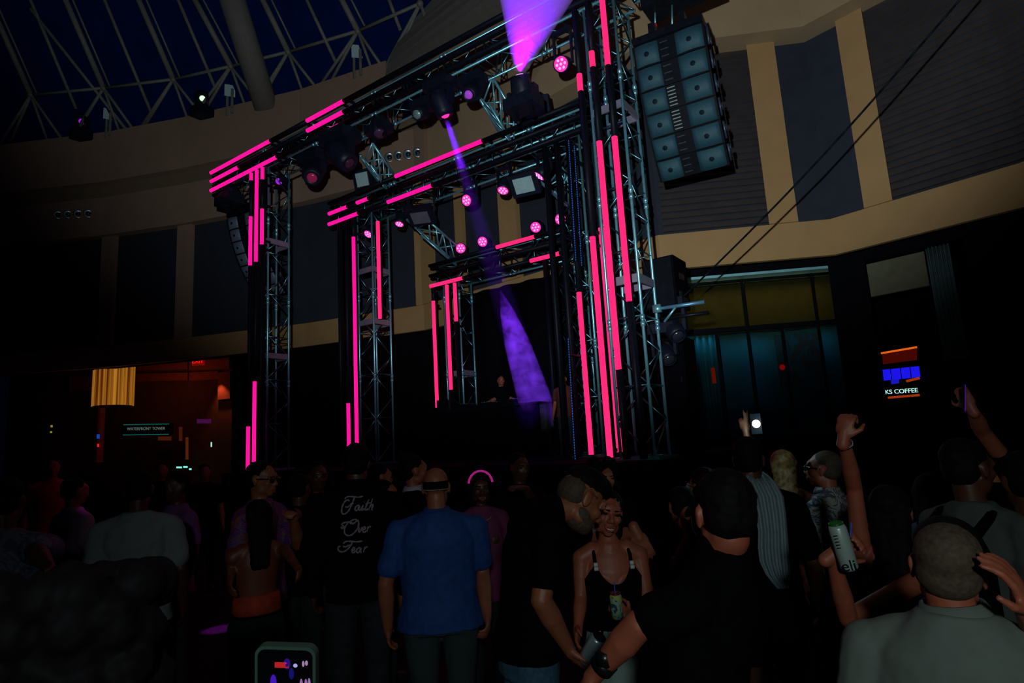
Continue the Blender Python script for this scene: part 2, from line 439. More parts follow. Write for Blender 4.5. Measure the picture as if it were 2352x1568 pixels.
# jet nozzles in the band
NZ = mat('nozzle_metal', (.45, .52, .55), .3, metal=.8)
for grp, side, xs in (('air nozzles on the band, left wall', 'left wall', [(134, 494), (157, 493), (180, 492), (203, 491)]),
                      ('air nozzles on the band, behind the truss', 'wall behind the truss', [(895, 362), (916, 358.5), (938, 355), (960, 351.5)])):
    for i, (x, y) in enumerate(xs):
        p = hit(x, y, .22); nrm = unit(CAM - p); nrm[2] = 0; nrm = unit(nrm + A((0, 0, -.1)))
        t = thing('air_nozzle', '%s of four air nozzles in the tan band, %s' % (('first from the left', 'second from the left', 'third from the left', 'rightmost')[i], side), 'air nozzle', p, group=grp)
        obj('collar', MB().lathe(p - nrm * .02, nrm, [(0, .16), (.05, .17), (.09, .13), (.04, .10)], 20), NZ, t, True, True)
        obj('jet', MB().ball(p + nrm * .02, .085), mat('nozzle_dark', (.05, .07, .09), .3, metal=.7), t, True, True)

# ground floor on the right: glazed shop front
WALLI = mat('olive_interior', (.20, .165, .04), .9)
FRAME = mat('window_frame', (.004, .005, .007), .7, spec=.03)
RAILM = mat('rail_metal', (.42, .85, .92), .35, metal=.6)
def glassmat():
    m = bpy.data.materials.new('shop_glass'); m.use_nodes = True; nt = m.node_tree; nt.nodes.clear()
    o = nt.nodes.new('ShaderNodeOutputMaterial'); mx = nt.nodes.new('ShaderNodeMixShader'); t = nt.nodes.new('ShaderNodeBsdfTransparent')
    g = nt.nodes.new('ShaderNodeBsdfGlossy'); g.inputs['Roughness'].default_value = .06; g.inputs[0].default_value = (.6, .9, 1, 1)
    t.inputs[0].default_value = (.62, .62, .60, 1); mx.inputs[0].default_value = .10
    nt.links.new(t.outputs[0], mx.inputs[1]); nt.links.new(g.outputs[0], mx.inputs[2]); nt.links.new(mx.outputs[0], o.inputs[0])
    return m
GLASS = glassmat()
sW0 = s_of(hit(1545, 757, -.2)) - .3; sW1 = sH - .02; sW2 = s_of(hit(2190, 700, -.2))
struct('trim_17', slab(MB(), sG, sH, 5.09, 5.145, -.30, .03), RAILM)
struct('trim_18', slab(MB(), sG, SE, 5.145, ZB0, -.5, -.25), BLACKW)
win = MB()
for px in (1637, 1709, 1788, 1872):
    s = s_of(hit(px, 757, -.2)); hi = 5.06 if px in (1709, 1872) else 3.97
    slab(win, s - .035, s + .035, 1.6 if px != 1709 else 1.6, hi, -.30, -.16)
slab(win, sG, sH, 3.93, 4.02, -.30, -.14); slab(win, sG, sH, 1.55, 1.68, -.32, -.12)
struct('window_1', win, FRAME)
struct('window_2', slab(MB(), sG, sH, 1.6, 5.06, -.235, -.225), GLASS)
struct('wall_right_lower', slab(MB(), sG - .5, SE, 0, 1.55, -.5, -.15), BLACKW)
# dark column between the glazing and the coffee shop window, and the dark wall beyond it
s_c0 = s_of(hit(1943, 800, .3)); s_c1 = s_of(hit(2004, 800, .3))
struct('column_1', slab(MB(), s_c0, s_c1, 0, 5.2, -.4, .30), BLACKW)
s_e = s_of(hit(2118, 850, 0))
struct('wall_right_far', slab(MB(), sW2 + .35, SE, 0, 5.3, -.5, -.1), BLACKW)
# interior behind the glazing
struct('wall_inside', slab(MB(), sG - 2, sH + .45, 0, 5.3, -3.2, -3.0), WALLI)
struct('trim_19', slab(MB(), sH + .5, s_of(hit(2146, 620, -.95)), 4.5, 5.3, -1.0, -.9), mat('header_olive', (.16, .15, .09), .9))
struct('wall_inside_far', slab(MB(), sH - 3, SE, 0, 5.4, -4.4, -4.2), BLACKW)
struct('ceiling_inside', slab(MB(), sG - 2, sH + .45, 5.4, 5.5, -4.4, -.3), WALLI)
struct('ceiling_inside_far', slab(MB(), sH + .45, SE, 5.4, 5.5, -4.4, -.3), BLACKW)
struct('wall_inside_side', slab(MB(), sH + .45, sH + .5, 0, 5.4, -4.3, -.5), BLACKW)
pin = at_s((sG + sH) / 2 + .2, -1.6)
struct('trim_26', slab(MB(), sG - .3, sH - .02, 4.0, 5.12, -.95, -.90), WALLI)  # olive panel added to catch the transom fill light
def shop_fill(name, z, o, e, col):  # unseen strip lamp added behind the shop glazing
    a_, b_ = at_s(sG + .1, o), at_s(sH - .1, o); c_ = (a_ + b_) / 2; L_ = np.linalg.norm(b_ - a_)
    q = lamp(name, 'AREA', (c_[0], c_[1], z), None, e, col, shape='RECTANGLE', size=L_, size_y=.10)
    q.rotation_euler = (0, 0, math.atan2(b_[1] - a_[1], b_[0] - a_[0]))
shop_fill('transom_cove_light', 5.05, -.45, 5.0, (1.0, .86, .28))  # added to brighten the olive panel behind the transom
shop_fill('pane_cove_light', 3.90, -.36, 7.0, (.08, .55, .85))  # added to give the panes their top-bright teal gradient
pin2 = at_s((sG + sH) / 2 - .3, -1.2)

# curtain, and a teal sheet added for the reflection, behind the lower panes
def curtain(name, label, x0, x1, ytop, zt, zb, o, m, waves):
    a = s_of(hit(x0, ytop, o)); b = s_of(hit(x1, ytop, o)); P = []
    for z in np.linspace(zt, zb, 4):
        row = []
        for k in range(waves * 8 + 1):
            t = k / (waves * 8); q = at_s(a + (b - a) * t, o - .05 * math.sin(t * waves * 2 * PI)); row.append(A((q[0], q[1], z)))
        P.append(row)
    n = at_s((a + b) / 2, -.02) - at_s((a + b) / 2, 0)
    return tag(obj(name, MB().grid(P, thick=(n[0], n[1], 0)), m, None, True), label, 'curtain')
TEALC = mat('teal_blind', (.04, .26, .32), .85, var=.1)
curtain('curtain', 'teal gathered curtain behind the left shop panes', 1560, 1632, 800, 3.93, 1.7, -.5, TEALC, 5)
curtain('roller_blind', 'flat teal blind behind the middle shop panes', 1560, 1946, 800, 3.93, 1.6, -.72, mat('teal_screen', (.022, .17, .25), .85, var=.15, scale=1.5), 2)  # added sheet that carries the teal reflection of the panes
curtain('side_curtain', 'pale curtain at the right edge of the coffee shop window', 2140, 2195, 640, 5.1, 2.9, -.2, mat('grey_curtain', (.10, .16, .17), .9), 6)
# poster of a face behind the lower panes
pp = hit(1838, 830, -.60)
t = thing('poster', 'faint red and brown figure poster behind the shop glass', 'poster', (pp[0], pp[1], pp[2] - .6))
rx = unit(A((POLY[7][0] - POLY[6][0], POLY[7][1] - POLY[6][1], 0))); nx = A((rx[1], -rx[0], 0))
Rp = np.array([rx, nx, A((0, 0, 1))]).T
obj('sheet', MB().box(pp, (.95, .02, 1.25), Rp), patches('poster_print', [(.01, .06, .08), (.10, .03, .02), (.02, .07, .09), (.05, .05, .03)], 1.6), t, world=True)
obj('red_mark', MB().lathe(hit(1797, 843, -.56), nx, [(0, .06), (.02, .055)], 12), emis('red_glow', (1, .01, .01), .45), t, world=True)
tag(obj('red_lamp', MB().box(hit(1639, 862, -.32), (.07, .05, .34)), emis('orange_glow', (1, .06, .01), .22)), 'small orange lamp glowing at a mullion of the shop glazing', 'lamp')
# coffee shop seen through the second window
pc = hit(2068, 850, -.8); s0 = s_of(pc); e = unit(at_s(s0 + .3) - at_s(s0 - .3)); ex = A((e[0], e[1], 0)); en = A((e[1], -e[0], 0))
Rc = np.array([ex, en, A((0, 0, 1))]).T
t = thing('shop_sign', 'lit shop sign reading KS COFFEE under blue panes and an orange strip', 'sign', pc - A((0, 0, .8)))
def sp(x, y, o=-.8): return hit(x, y, o)
a, b = sp(2027, 852), sp(2108, 840)
for k in range(4):
    x0, x1 = [(2027, 2043), (2046, 2066), (2069, 2088), (2091, 2110)][k]
    ya = 866 - (x0 - 2027) * .10
    q = [sp(x0, ya - 17), sp(x1, ya - 19), sp(x1 + 3, ya + 6), sp(x0 + 3, ya + 8)]
    obj('blue_pane', MB().add(q + [w - en * .03 for w in q], [(0, 1, 2, 3), (7, 6, 5, 4), (0, 4, 5, 1), (1, 5, 6, 2), (2, 6, 7, 3), (3, 7, 4, 0)]), emis('blue_pane', (.012, .008, .85), .95), t, world=True)
q = [sp(2046, 872), sp(2064, 870), sp(2064, 880), sp(2047, 882)]
obj('blue_tab', MB().add(q + [w - en * .03 for w in q], [(0, 1, 2, 3), (7, 6, 5, 4), (0, 4, 5, 1), (1, 5, 6, 2), (2, 6, 7, 3), (3, 7, 4, 0)]), emis('blue_tab', (.012, .010, .6), .8), t, world=True)
obj('light_strip', MB().tube(sp(2024, 811), sp(2106, 797), .02), emis('amber_strip', (1, .16, .01), .75), t, True, True)
obj('header', MB().add([sp(2026, 814), sp(2105, 800), sp(2104, 826), sp(2028, 836)] + [w - en * .05 for w in (sp(2026, 814), sp(2105, 800), sp(2104, 826), sp(2028, 836))],
    [(0, 1, 2, 3), (7, 6, 5, 4), (0, 4, 5, 1), (1, 5, 6, 2), (2, 6, 7, 3), (3, 7, 4, 0)]), emis('header_red', (.16, .006, .002), .32), t, world=True)
obj('ledge', MB().tube(sp(2040, 913), sp(2112, 907), .022).tube(sp(2082, 875), sp(2112, 868), .025), emis('ledge_amber', (.7, .07, .008), .45), t, True, True)
text_mesh('lettering', 'KS COFFEE', .125, emis('sign_white', (.55, 1, .95), .85), sp(2033, 905), sp(2098, 901) - sp(2033, 905), A((0, 0, 1)), t, .01, 'LEFT')

# ground floor on the left: dark lobby with a lamp, signs and a bar
LOB = mat('lobby_wall', (.10, .035, .022), .9, var=.2, scale=3)
struct('wall_lobby', slab(MB(), 2, sL + 4.5, 0, 6.3, -4.2, -4.0), LOB)
struct('ceiling_lobby', slab(MB(), 0, sL + 4.5, 6.3, 6.4, -4.2, -.3), BLACKW)
struct('wall_lobby_front', slab(MB(), s_of(hit(538, 900, -.3)), sG, 0, ZB0, -.5, -.2), BLACKW)
for k, (x0, y0, x1, y1) in enumerate([(312, 826, 431, 851), (434, 822, 526, 850), (312, 858, 431, 876), (434, 855, 500, 874), (500, 856, 528, 918), (158, 865, 210, 900)]):
    q = [hit(x0, y1, -3.9), hit(x1, y1 - 3, -3.9), hit(x1, y0 - 3, -3.9), hit(x0, y0, -3.9)]; nn = unit(CAM - q[0]) * .05
    struct('trim_%d' % (20 + k), MB().add(q + [w + nn for w in q], [(0, 1, 2, 3), (7, 6, 5, 4), (0, 4, 5, 1), (1, 5, 6, 2), (2, 6, 7, 3), (3, 7, 4, 0)]), mat('lobby_bulkhead', (.30, .06, .035), .9))
pl = hit(380, 860, -2.4); lamp('lobby_downlight', 'POINT', (pl[0], pl[1], 5.0), None, 10, (1, .25, .10), shadow_soft_size=.2)
p = hit(496, 868, -3.6); lamp('wall_washer', 'SPOT', p, p + A((.1, .2, -1.5)), 60, (1, .32, .10), spot_size=1.3, spot_blend=.8, shadow_soft_size=.05)
# drum lamp of hanging strips
pa = hit(264, 826, -1.0); pb = hit(264, 932, -1.0); rr = .5 * np.linalg.norm(hit(218, 880, -1.0) - hit(310, 880, -1.0)); rr = min(rr, 1.1) * .8
t = thing('drum_lamp', 'big golden drum lamp of hanging strips glowing in the dark lobby', 'lamp', (pa[0], pa[1], pb[2]))
def striped():
    m = bpy.data.materials.new('lamp_strips'); m.use_nodes = True; nt = m.node_tree; nt.nodes.clear()
    o = nt.nodes.new('ShaderNodeOutputMaterial'); e = nt.nodes.new('ShaderNodeEmission'); tc = nt.nodes.new('ShaderNodeTexCoord')
    mp = nt.nodes.new('ShaderNodeMapping'); mp.inputs['Scale'].default_value = (9, 9, .05)
    n = nt.nodes.new('ShaderNodeTexNoise'); n.inputs['Scale'].default_value = 1.3; n.inputs['Detail'].default_value = 3
    r = nt.nodes.new('ShaderNodeValToRGB'); r.color_ramp.elements[0].position = .36; r.color_ramp.elements[1].position = .66
    r.color_ramp.elements[0].color = (.10, .015, .002, 1); r.color_ramp.elements[1].color = (.72, .28, .025, 1)
    for a_, b_ in ((tc.outputs['Object'], mp.inputs[0]), (mp.outputs[0], n.inputs['Vector']), (n.outputs['Fac'], r.inputs[0]), (r.outputs[0], e.inputs[0]), (e.outputs[0], o.inputs[0])): nt.links.new(a_, b_)
    e.inputs[1].default_value = .62
    return m
LS = striped(); hgt = pa[2] - pb[2]
obj('shade', MB().lathe((pa[0], pa[1], pb[2]), (0, 0, 1), [(0, rr), (hgt, rr * 1.0), (hgt, rr * .93), (0, rr * .93)], 40), LS, t, True, True)
obj('rim', MB().lathe((pa[0], pa[1], pb[2] - .03), (0, 0, 1), [(0, rr * .9), (.05, rr * .98)], 40), mat('lamp_rim', (.5, .25, .06), .4, metal=.6), t, True, True)
obj('rod', MB().tube((pa[0], pa[1], pa[2]), (pa[0], pa[1], ZB0 - .1), .03), BLKM, t, True, True)
obj('ceiling_plate', MB().lathe((pa[0], pa[1], pa[2] + .02), (0, 0, 1), [(0, rr * .75), (.1, rr * .7)], 30), mat('lamp_plate', (.25, .06, .03), .5), t, True, True)
# exit sign
p = hit(456, 829, -3.3); X = unit(hit(470, 828, -3.3) - hit(442, 830, -3.3)); N = unit(np.cross(X, A((0, 0, 1)))); R = np.array([X, N, A((0, 0, 1))]).T
t = thing('exit_sign', 'small red lit exit sign under the lobby ceiling', 'sign', p - A((0, 0, .3)))
obj('box', MB().box(p, (.56, .08, .36), R), mat('exit_box', (.12, .01, .01), .5, emit=(.6, .006, .004), estr=.22), t, world=True)
text_mesh('lettering', 'EXIT', .27, emis('exit_red', (1, .012, .010), 1.0), p + N * .05 + A((0, 0, -.09)) if N @ (CAM - p) > 0 else p - N * .05 + A((0, 0, -.09)), X, A((0, 0, 1)), t, .005)
# tower direction sign
a, b = hit(280, 987, -3.0), hit(396, 985, -3.0); X = unit(b - a); wdt = np.linalg.norm(b - a); p = (a + b) / 2; N = unit(np.cross(X, A((0, 0, 1)))); N = N if N @ (CAM - p) > 0 else -N
R = np.array([X, np.cross(A((0, 0, 1)), X), A((0, 0, 1))]).T
t = thing('direction_sign', 'long dark sign reading WATERFRONT TOWER between two dim green lines', 'sign', p - A((0, 0, .3)))
obj('board', MB().box(p, (wdt, .1, .50), R), BLK, t, world=True)
for s in (-1, 1): obj('light_line', MB().box(p + A((0, 0, .21 * s)) + N * .06, (wdt * .9, .02, .035), R), emis('green_line', (.03, .40, .34), .20), t, world=True)
text_mesh('lettering', 'WATERFRONT TOWER', .165, emis('sign_pale', (.50, .65, .60), .20), p + N * .06 + A((.0, 0, -.02)), X, A((0, 0, 1)), t, .004)
# lobby bar glints, screens and posts; light on posts and opening painted as glow
tag(obj('lobby_post', MB().box((hit(232, 975, -2.6) + hit(232, 1000, -2.6)) / 2, (.18, .18, 2.6)), mat('red_post', (.16, .03, .03), .7, emit=(.2, .01, .012), estr=.05)), 'thin dark red post below the drum lamp', 'post')
def glow(name, label, cat, x0, y0, x1, y1, o, color, e, dep=.05):
    q = [hit(x0, y1, o), hit(x1, y1, o), hit(x1, y0, o), hit(x0, y0, o)]; nn = unit(CAM - q[0]) * dep
    return tag(obj(name, MB().add(q + [w - nn for w in q], [(0, 1, 2, 3), (7, 6, 5, 4), (0, 4, 5, 1), (1, 5, 6, 2), (2, 6, 7, 3), (3, 7, 4, 0)]), emis('glow_' + name + str(x0), color, e)), label, cat)
glow('screen', 'small violet and red screen beyond the direction sign', 'screen', 452, 962, 485, 972, -3.4, (.10, .008, .10), .5)
glow('screen', 'tiny blue screen beside the thin red post', 'screen', 222, 997, 229, 1007, -2.4, (.01, .06, .45), .8)
glow('lamp', 'tiny red lamp below the tiny blue screen', 'lamp', 223, 1019, 228, 1026, -2.4, (.9, .02, .02), .8)
glow('bar_light', 'longer white bar light low in the lobby', 'light', 405, 1071, 418, 1075, -3, (.25, 1, .85), .9)
glow('bar_light', 'middle short white bar light low in the lobby', 'light', 421, 1070, 431, 1074, -3, (.25, 1, .85), .9)
glow('bar_light', 'last and shortest white bar light low in the lobby', 'light', 434, 1075, 440, 1079, -3, (.25, 1, .85), .9)
glow('candle_lamp', 'slim white lamp at the right of the lobby bar', 'lamp', 484, 1015, 487, 1026, -3.2, (.6, 1, .8), .9)
glow('bar_post', 'amber lit post of the lobby bar', 'post', 426, 1004, 433, 1055, -3.4, (.22, .035, .008), .35)
glow('bar_opening', 'dim red lit opening behind the lobby bar', 'opening', 363, 1002, 394, 1011, -3.6, (.12, .02, .006), .4)
glow('bar_post', 'dim red post left of the amber one', 'post', 411, 980, 419, 1012, -3.6, (.14, .02, .008), .35)
glow('lamp', 'small yellow lamp far left of the lobby', 'lamp', 116, 976, 121, 981, -2.4, (.4, .4, .02), .6)
glow('lamp', 'small yellow lamp just under the other one far left', 'lamp', 115, 990, 120, 994, -2.4, (.4, .4, .02), .6)
# ================================================================ the stage
DZ = 1.5
t = thing('stage_platform', 'black stage platform under the three truss portals', 'stage', (-8.52, 10.2, 0))
obj('deck', MB().box((0, 0, DZ - .06), (10.6, 4.6, .12)), DECK, t)
obj('skirt', MB().box((0, -2.27, (DZ - .12) / 2), (10.6, .04, DZ - .12)).box((5.28, 0, (DZ - .12) / 2), (.04, 4.5, DZ - .12)).box((-5.28, 0, (DZ - .12) / 2), (.04, 4.5, DZ - .12)), CLOTHB, t)
P = []
for z in np.linspace(5.75, DZ + .005, 3):
    P.append([A((x, 12.32 + .05 * math.sin(x * 9), z)) for x in np.linspace(-10.2, -6.3, 90)])
tag(obj('backdrop_drape', MB().grid(P, thick=(0, .03, 0)), CLOTHB, None, True), 'plain black drape closing the back of the smallest portal', 'drape')

def truss(name, label, a, b, u, v, pitch=.5, group=None, r=.026, panels=(0,)):
    """box truss: four chords along a-b, offset by vectors u and v, laced on four faces"""
    a, b, u, v = A(a), A(b), A(u), A(v); L = np.linalg.norm(b - a); d = (b - a) / L
    t = thing(name, label, 'truss', a, group=group)
    C4 = [a, a + u, a + u + v, a + v]
    for c in C4: obj('chord', MB().tube(c, c + d * L, r, n=8), ALU, t, True, True)
    n = max(2, int(round(L / pitch)))
    for k in range(4):
        p, q = C4[k], C4[(k + 1) % 4]; mb = MB()
        for i in range(n):
            s0, s1 = L * i / n, L * (i + 1) / n
            if (i + k) % 2: mb.tube(p + d * s0, q + d * s1, r * .55, n=6)
            else: mb.tube(q + d * s0, p + d * s1, r * .55, n=6)
        for s in np.arange(0, L + .01, pitch * 2): mb.tube(p + d * min(s, L), q + d * min(s, L), r * .55, n=6)
        obj('lacing', mb, LACE, t, True, True)
    for s in np.arange(2.0, L - .3, 2.0):
        for c in C4: obj('coupler', MB().lathe(c + d * (s - .09), d, [(0, r * 1.5), (.07, r * 1.5), (.072, r * 1.15), (.108, r * 1.15), (.11, r * 1.5), (.18, r * 1.5)], 8), ALU, t, True, True)
    return t
PORT = [
    dict(nm='front portal', Yr=8.22, Y0=8.47, Y1=9.05, bz=(8.95, 9.45), bx=(-15.1, -3.32), rz=(9.41, 9.16, 8.90), rx=(-15.17, -3.1),
         L=(-13.44, -12.92), R=(-4.00, -3.46), Lr=(-13.27, -13.03, -12.79), Rr=(-4.05, -3.80, -3.54)),
    dict(nm='middle portal', Yr=9.70, Y0=9.95, Y1=10.5, bz=(7.66, 8.15), bx=(-12.1, -4.75), rz=(8.15, 7.87, 7.59), rx=(-12.18, -4.8),
         L=(-11.38, -10.86), R=(-5.52, -5.02), Lr=(-11.78, -11.52, -11.24), Rr=(-5.66, -5.40, -5.14)),
    dict(nm='back portal', Yr=11.40, Y0=11.63, Y1=12.13, bz=(5.95, 6.45), bx=(-10.25, -6.0), rz=(6.44, 6.17, 5.90), rx=(-10.33, -6.05),
         L=(-10.06, -9.56), R=(-6.72, -6.22), Lr=(-10.23, -9.76, -9.50), Rr=(-6.85, -6.60, -6.35)),
]
for p in PORT:
    hB = p['bz'][1] - p['bz'][0]; dY = p['Y1'] - p['Y0']
    truss('truss_beam', 'horizontal aluminium truss beam of the %s' % p['nm'], (p['bx'][0], p['Y0'], p['bz'][0]), (p['bx'][1], p['Y0'], p['bz'][0]), (0, dY, 0), (0, 0, hB))
    for side, xs in (('left', p['L']), ('right', p['R'])):
        tt = truss('truss_tower', 'upright aluminium truss tower on the %s of the %s' % (side, p['nm']), (xs[0], p['Y0'], DZ + .04), (xs[0], p['Y0'], p['bz'][0] - .02), (xs[1] - xs[0], 0, 0), (0, dY, 0), pitch=.52)
        obj('base_plate', MB().box(((xs[0] + xs[1]) / 2, (p['Y0'] + p['Y1']) / 2, DZ + .02), (xs[1] - xs[0] + .2, dY + .2, .04)), ALU, tt, world=True)
        if side == 'left' or p is PORT[0]:
            for zz in ((7.05, 4.2) if p is PORT[0] else (6.2, 4.9) if p is PORT[1] else (3.6,)):
                mb = MB()
                for Y in (p['Y0'], p['Y1']): mb.box(((xs[0] + xs[1]) / 2, Y, zz), (xs[1] - xs[0], .03, .13))
                mb.box((xs[1], (p['Y0'] + p['Y1']) / 2, zz), (.03, dY, .13))
                obj('cross_plate', mb, mat('galvanised', (.22, .20, .27), .5, metal=.4), tt, world=True)

# ---- LED tubes: each lit or dark run is a fixture of its own
def tube(a, b, lit, label, group, side=(0, -1, 0), r=.046):
    a, b = A(a), A(b); c = (a + b) / 2; d = unit(b - a); L = np.linalg.norm(b - a) - .012
    t = bpy.data.objects.new('led_tube' if lit else 'unlit_led_tube', None); COL.objects.link(t); t.empty_display_size = .1
    x = unit(np.cross(A(side), d)); y = np.cross(d, x)         # local: z along the tube, y away from the viewer side
    M = Matrix(((x[0], y[0], d[0], c[0]), (x[1], y[1], d[1], c[1]), (x[2], y[2], d[2], c[2]), (0, 0, 0, 1)))
    t.matrix_world = M; tag(t, label, 'LED tube', group)
    s = 1 if (y @ A(side)) > 0 else -1
    obj('diffuser', MB().tube((0, 0, -L / 2), (0, 0, L / 2), r if lit else r * .95, n=14), lit if lit else UNLIT, t, True)
    obj('housing', MB().box((0, -s * .045, 0), (r * 1.9, .05, L)), BLK, t)
    for q in ([-L / 2 + .1, L / 2 - .1] if L > .4 else [0]): obj('clamp', MB().box((0, -s * .13, q), (.05, .17, .05)), BLKM, t)
    return t
ORD = ['first', 'second', 'third', 'fourth', 'fifth']
def rail(nm, axis, fixed, lo, hi, lits, litmat, where, endword):
    """fixed: (x or z, Y); axis 'x' or 'z'; lits: [(lo,hi)]"""
    def pt(q): return (q, fixed[1], fixed[0]) if axis == 'x' else (fixed[0], fixed[1], q)
    lits = sorted(lits, reverse=(axis == 'z'))
    cuts = []; cur = lo if axis == 'x' else hi
    seq = []
    for (l0, l1) in lits:
        if axis == 'x':
            if l0 - cur > .12: seq.append((cur, l0, None))
            seq.append((max(l0, cur), l1, litmat)); cur = l1
        else:
            if cur - l1 > .12: seq.append((l1, cur, None))
            seq.append((l0, min(l1, cur), litmat)); cur = l0
    if axis == 'x' and hi - cur > .12: seq.append((cur, hi, None))
    if axis == 'z' and cur - lo > .12: seq.append((lo, cur, None))
    nl = nu = 0; TL = sum(1 for s in seq if s[2]); TU = len(seq) - TL
    for q0, q1, m in seq:
        if m:
            lab = 'lit pink LED tube%s, %s, %s' % ('' if TL == 1 else ', %s from %s' % (ORD[nl], endword), where, nm); nl += 1
        else:
            lab = 'unlit LED tube%s, %s, %s' % ('' if TU == 1 else ', %s from %s' % (ORD[nu], endword), where, nm); nu += 1
        tube(pt(q0), pt(q1), m, lab, 'pink LED tubes on the portals' if m else 'unlit LED tubes on the portals')
RN = ('top rail', 'middle rail', 'bottom rail')
F1, F2, F3 = PORT
def xs(*px): return [atY(x, y, Y)[0] for x, y, Y in px]
bl = [[[(-15.17, -12.49), (-11.06, -9.78)], [(-15.15, -13.85), (-11.05, -9.80)], [(-15.15, -12.22), (-10.22, -9.94)]],
      [[(-9.75, -7.16)], [(-12.17, -11.46), (-11.10, -10.70)], [(-12.18, -11.07), (-10.03, -8.62)]],
      [[(-8.16, -7.07)], [], [(-10.32, -9.23), (-7.23, -6.45)]]]
mats = [PINKF, PINKF, PINK]
for p, L3 in zip(PORT, bl):
    for k in range(3): rail(p['nm'], 'x', (p['rz'][k], p['Yr']), p['rx'][0], p['rx'][1], L3[k], PINKF if p is not F3 else PINK, 'beam, ' + RN[k], 'left end')
tl = {('front portal', 'left'): [[(1.55, 2.55), (6.43, 7.68), (8.62, 8.82)], [(1.72, 3.58), (6.47, 8.84)], [(6.85, 7.75), (8.5, 8.82)]],
      ('middle portal', 'left'): [[], [(1.95, 2.97)], [(1.95, 7.03)]],
      ('back portal', 'left'): [[(2.78, 5.50)], [(3.18, 5.84)], [(4.85, 5.84)]],
      ('front portal', 'right'): [[(1.55, 4.92), (7.36, 7.66)], [(2.82, 6.41), (7.68, 7.95)], [(3.80, 6.40), (7.60, 8.84)]],
      ('middle portal', 'right'): [[], [], [(1.55, 4.49)]],
      ('back portal', 'right'): [[], [], []]}
TN = ('left rail', 'middle rail', 'right rail')
for p in PORT:
    for side in ('left', 'right'):
        for k in range(3):
            x = p['Lr' if side == 'left' else 'Rr'][k]
            rail(p['nm'], 'z', (x, p['Yr']), DZ + .02, min(p['rz'][2] - .07, 8.84), tl[(p['nm'], side)][k], PINK if (side == 'right' or p is F3) else PINKF, '%s tower, %s' % (side, TN[k]), 'top')
tube((-10.46, 9.78, 4.86), (-10.46, 9.78, 7.25), PINK, 'pink lit LED tube standing right of the middle portal left tower chords', 'pink LED tubes on the portals')
tube((-4.24, 8.95, 1.6), (-4.24, 8.95, 5.3), PINK, 'pink lit LED tube tucked behind the long left tube of the front right tower', 'pink LED tubes on the portals')
# dotted blue reflections on unlit tube edges, drawn as glowing strips
BD = emis('blue_dots', (.03, .16, .75), .42, bands=7)
for (x0, y0, x1, y1, Y, lab) in [(1306, 322, 1317, 600, 9.5, 'dotted blue LED strip on the left edge of the middle right tower'), (1319, 335, 1333, 610, 9.55, 'dotted blue LED strip right of a lit truss chord on the middle right tower'), (1305, 775, 1321, 1088, 9.3, 'dotted blue LED strip beside the lowest pink tube near the DJ')]:
    a = atY(x0, y0, Y); b = atY(x1, y1, Y); b = A((a[0] - .04, Y, b[2])); c = (a + b) / 2
    st = thing('led_strip', lab, 'LED strip', c); obj('strip', MB().tube(a, b, .006, n=8), BD, st, True, True)
    obj('track', MB().box((a + b) / 2 + A((0, .025, 0)), (.035, .03, np.linalg.norm(b - a))), BLK, st, world=True)
    obj('clip', MB().box(a + A((0, .24, -.3)), (.03, .46, .03)), BLKM, st, world=True)

# ---- ladder trusses sloping from one portal to the next
def ladder(label, a0, a1, b0, b1):
    a0, a1, b0, b1 = A(a0), A(a1), A(b0), A(b1); t = thing('ladder_truss', label, 'truss', a0)
    obj('chord', MB().tube(a0, a1, .032), ALU, t, True, True); obj('chord', MB().tube(b0, b1, .032), ALU, t, True, True)
    mb = MB(); n = 4
    for i in range(n):
        p, q = (a0, a1), (b0, b1)
        s = p[0] + (p[1] - p[0]) * i / n if i % 2 == 0 else q[0] + (q[1] - q[0]) * i / n
        e = q[0] + (q[1] - q[0]) * (i + 1) / n if i % 2 == 0 else p[0] + (p[1] - p[0]) * (i + 1) / n
        mb.tube(s, e, .022, n=6)
    dn = A((0, .12, -.35))
    obj('lacing', mb, ALU, t, True, True)
    obj('chord', MB().tube((a0 + b0) / 2 + dn, (a1 + b1) / 2 + dn, .03), ALU, t, True, True)
    m2 = MB()
    for i in range(4): 
        m2.tube(a0 + (a1 - a0) * i / 4, (a0 + b0) / 2 + dn + ((a1 + b1) / 2 - (a0 + b0) / 2) * (i + 1) / 4, .018, n=6)
        m2.tube(b0 + (b1 - b0) * i / 4, (a0 + b0) / 2 + dn + ((a1 + b1) / 2 - (a0 + b0) / 2) * (i + 1) / 4, .018, n=6)
    obj('brace', m2, ALU, t, True, True)
ladder('ladder truss from the front beam down to the middle beam, beside the white square panel', atY(1131, 177, 9.12), atY(1195, 286, 9.90), atY(1095, 215, 9.12), atY(1147, 303, 9.90))
ladder('ladder truss from the front beam to the middle beam near the four wall nozzles', atY(855, 328, 9.12), atY(904, 400, 9.90), atY(827, 356, 9.12), atY(867, 416, 9.90))
ladder('ladder truss sloping from the middle beam to the left end of the back beam', atY(985, 508, 10.55), atY(1048, 563, 11.55), atY(932, 502, 10.55), atY(1032, 591, 11.55))
ladder('ladder truss sloping from the middle beam behind the right-hand square panel', atY(1290, 385, 10.55), atY(1316, 420, 11.55), atY(1238, 414, 10.55), atY(1300, 472, 11.55))

